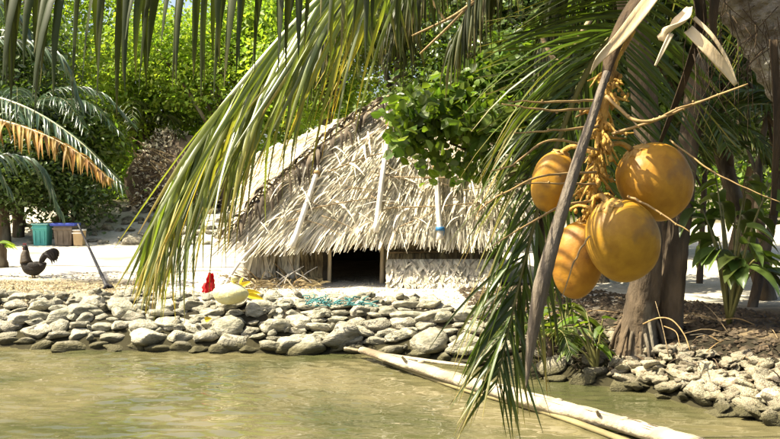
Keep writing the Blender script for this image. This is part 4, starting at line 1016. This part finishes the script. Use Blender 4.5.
for k, (ex, ey) in enumerate(((20, 40), (60, 80), (-10, 170), (40, 190))):
    frond(lp, [KL, P(-50, ey - 40, 13.5), P(ex - 10, ey - 30, 14), P(ex + 20, ey + 20, 14.2)], 44, [.4, .6, .6, .3], .04, M['frond_teal'], M['rachis_dark'], alpha=(60, 35), grav=1.2, rrad=(.025, .012, .004), single=False, nseg=4)
# stump plant at the left edge
q = G(-2, 268)
t = thing('stump', 'dark stump with green sprouts at the left edge behind the rooster', 'stump', q)
vs, fs = tube([q - Z * .05, q + Z * .2, q + Z * .42 + RT * .03], [.17, .14, .11], 12, 8, jit=.1); obj('trunk', vs, fs, M['bark'], t)
for k in range(22):
    a = R.uniform(0, 6.28); g = leaflet(q + Z * .38, Vector((math.cos(a), math.sin(a), R.uniform(.1, .9))), Z + RT, R.uniform(.2, .38), .05, 1.4, 5); obj('leaf', g[0], g[1], M['leaf_lime'], t)

# ------------------------------------------------------------------ brown brush heap
q = on_ground(-6.1, 25.6)
t = thing('brush_heap', 'tall heap of dead brown roots and brush left of the hut', 'brush heap', q)
blob('core', q + Z * .85, 1.0, (1.3, .8, 1.3), mat('heap_core', (.20, .15, .10), (.09, .065, .045), 4, .95, 1.0), t, .4, 5)
b = MB(); b2_ = MB()
for k in range(5200):
    th = R.uniform(0, 6.28); ph = R.uniform(0, 1.5); d = Vector((math.cos(th) * math.cos(ph), math.sin(th) * math.cos(ph), math.sin(ph)))
    p = q + Vector((d.x * 1.4, d.y * .9, d.z * 2.05 + .1)) * R.uniform(.78, 1.0) * (1 + .16 * vnoise(d.x * 2.5, d.y * 2.5, d.z * 2.5))
    dd = (d + Vector((R.gauss(0, .8), R.gauss(0, .8), R.gauss(0, .6)))).normalized()
    (b if R.random() < .42 else b2_).add(*leaflet(p, dd, Vector((R.gauss(0, 1), R.gauss(0, 1), 1)), R.uniform(.06, .17), R.uniform(.03, .08), 2.5, 3, R.uniform(-2, 2)))
tag(b.obj('dead_leaves', M['dead_leaf'], t), kind='stuff'); tag(b2_.obj('pale_leaves', M['thatch'], t), kind='stuff')
for k in range(40):
    th = R.uniform(3.3, 6.1); d = Vector((math.cos(th), math.sin(th), R.uniform(.2, 1.2))); p = q + Vector((d.x * .9, d.y * .7, d.z * 1.2))
    vs, fs = tube([p, p + Vector((R.gauss(0, .25), -.05, R.gauss(0, .25))), p + Vector((R.gauss(0, .45), -.1, R.gauss(0, .45)))], [.03, .025, .01], 6, 8); obj('root', vs, fs, M['wood'], t)

# ------------------------------------------------------------------ broadleaf branch over the hut
bb_ = on_ground(3.0, 12.6)
cr = [(P(420, 112, 10.8), (.22, .5, .22)), (P(440, 162, 10.8), (.25, .4, .2)), (P(415, 140, 10.8), (.2, .4, .2)), (P(480, 165, 10.9), (.35, .4, .25)), (P(425, 108, 11.0), (.42, .5, .3)), (P(450, 135, 11.0), (.4, .5, .35)), (P(480, 128, 11.0), (.4, .5, .4)), (P(505, 120, 11.2), (.4, .5, .5)), (P(460, 95, 11.4), (.6, .6, .3)),
      (P(520, 80, 11.6), (.7, .7, .6)), (P(580, 60, 12), (.8, .8, .8)), (P(640, 80, 12.4), (.9, .9, .9)), (P(700, 100, 12.6), (.9, .9, .9)), (P(560, 130, 11.8), (.6, .6, .5)), (P(640, 10, 12.6), (1.2, 1, .8)), (P(720, 20, 12.8), (1.2, 1, .8))]
t = tree('broad leaved tree reaching its leafy branch over the right of the hut roof', bb_, 2.6, cr, 11000, .135, M['leaf_bright'], (-.3, 0), .13, clump=.14, seed=5, shell=.2, aspect=.75, up=.2, fine=True)

bs_ = on_ground(4.6, 10.8)
cr = [(Vector((x_, y_, z_)), (1.0, .9, .45)) for x_, y_, z_ in ((.6, 8.4, 5.6), (1.7, 7.9, 5.3), (2.8, 8.4, 5.8), (1.2, 9.4, 5.9), (2.4, 9.7, 5.6), (3.6, 9.2, 6.2), (3.9, 10.6, 5.6), (3.0, 11.2, 5.8), (4.9, 10.2, 5.4), (5.0, 8.8, 5.6), (4.6, 12.0, 5.2))]  # crown out of view, added to shade the right bank
tree('shade tree added on the right bank, slim dark trunk and unseen crown casting shade', bs_, 5.0, cr, 9000, .16, M['leaf_green'], (-1.2, -.6), .12, clump=.3, seed=31, shell=.1)
# ------------------------------------------------------------------ background trees
BG = 'trees behind the hut'
def bgtree(px, d, h, r, mt, n, lab, seed, size=.17, lobes=7, clump=.34):
    rr = random.Random(seed); x = (px - 390) / 900 * d; bs = on_ground(x, d); cr = []
    for k in range(lobes):
        a = rr.uniform(0, 6.28); q = rr.uniform(.1, .8) * r
        cr.append((bs + Vector((math.cos(a) * q, math.sin(a) * q * .7, h * rr.uniform(.28, .95))), (r * rr.uniform(.38, .6), r * rr.uniform(.35, .5), r * rr.uniform(.3, .5))))
    return tree(lab, bs, h * .8, cr, n, size, M[mt], (rr.uniform(-.5, .5), 0), .13 + .01 * h, group=BG, seed=seed, clump=clump)
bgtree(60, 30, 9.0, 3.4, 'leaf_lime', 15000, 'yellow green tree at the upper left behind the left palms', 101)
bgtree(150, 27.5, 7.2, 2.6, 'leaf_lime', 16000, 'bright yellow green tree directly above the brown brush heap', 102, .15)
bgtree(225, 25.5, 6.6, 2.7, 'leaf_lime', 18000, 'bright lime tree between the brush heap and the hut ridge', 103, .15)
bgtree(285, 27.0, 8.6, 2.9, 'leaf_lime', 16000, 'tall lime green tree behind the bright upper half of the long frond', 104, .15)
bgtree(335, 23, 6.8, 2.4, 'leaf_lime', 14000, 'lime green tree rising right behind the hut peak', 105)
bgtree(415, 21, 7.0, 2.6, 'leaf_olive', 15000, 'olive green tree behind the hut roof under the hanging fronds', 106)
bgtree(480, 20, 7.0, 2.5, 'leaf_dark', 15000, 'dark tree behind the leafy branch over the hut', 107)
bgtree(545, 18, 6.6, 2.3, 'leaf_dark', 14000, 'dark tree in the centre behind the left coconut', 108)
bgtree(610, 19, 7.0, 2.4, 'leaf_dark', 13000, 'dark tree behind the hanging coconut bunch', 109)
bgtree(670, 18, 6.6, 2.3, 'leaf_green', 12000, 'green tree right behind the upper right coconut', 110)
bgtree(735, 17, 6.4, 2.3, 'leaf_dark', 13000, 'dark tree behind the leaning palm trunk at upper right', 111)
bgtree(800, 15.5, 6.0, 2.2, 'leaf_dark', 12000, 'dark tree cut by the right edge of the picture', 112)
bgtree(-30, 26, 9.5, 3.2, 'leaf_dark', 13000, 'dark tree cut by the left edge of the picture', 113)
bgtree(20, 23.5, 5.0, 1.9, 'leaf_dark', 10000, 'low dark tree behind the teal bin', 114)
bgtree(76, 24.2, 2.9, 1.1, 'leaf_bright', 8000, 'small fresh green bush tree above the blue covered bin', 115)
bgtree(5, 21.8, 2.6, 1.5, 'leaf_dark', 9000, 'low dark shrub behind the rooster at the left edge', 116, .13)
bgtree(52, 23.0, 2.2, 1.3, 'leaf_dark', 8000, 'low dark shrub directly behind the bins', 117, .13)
# forest beyond: reads as one mass
cs = []; rr = random.Random(9)
for k in range(60):
    x = -30 + k * 1.0; cs.append((Vector((x, rr.uniform(33, 38), rr.uniform(2, 11))), (2.6, 2.0, 2.0)))
for k in range(36):
    cs.append((Vector((-22 + k * 1.2, rr.uniform(33, 36), 2.4)), (2.0, 1.5, 1.6)))
cs = [c_ for c_ in cs if not (-9 < c_[0].x < -6 and c_[0].z > 8)]
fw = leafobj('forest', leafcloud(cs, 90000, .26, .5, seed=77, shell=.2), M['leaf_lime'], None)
tag(fw, 'dense green forest closing the view behind everything', 'forest', kind='stuff')
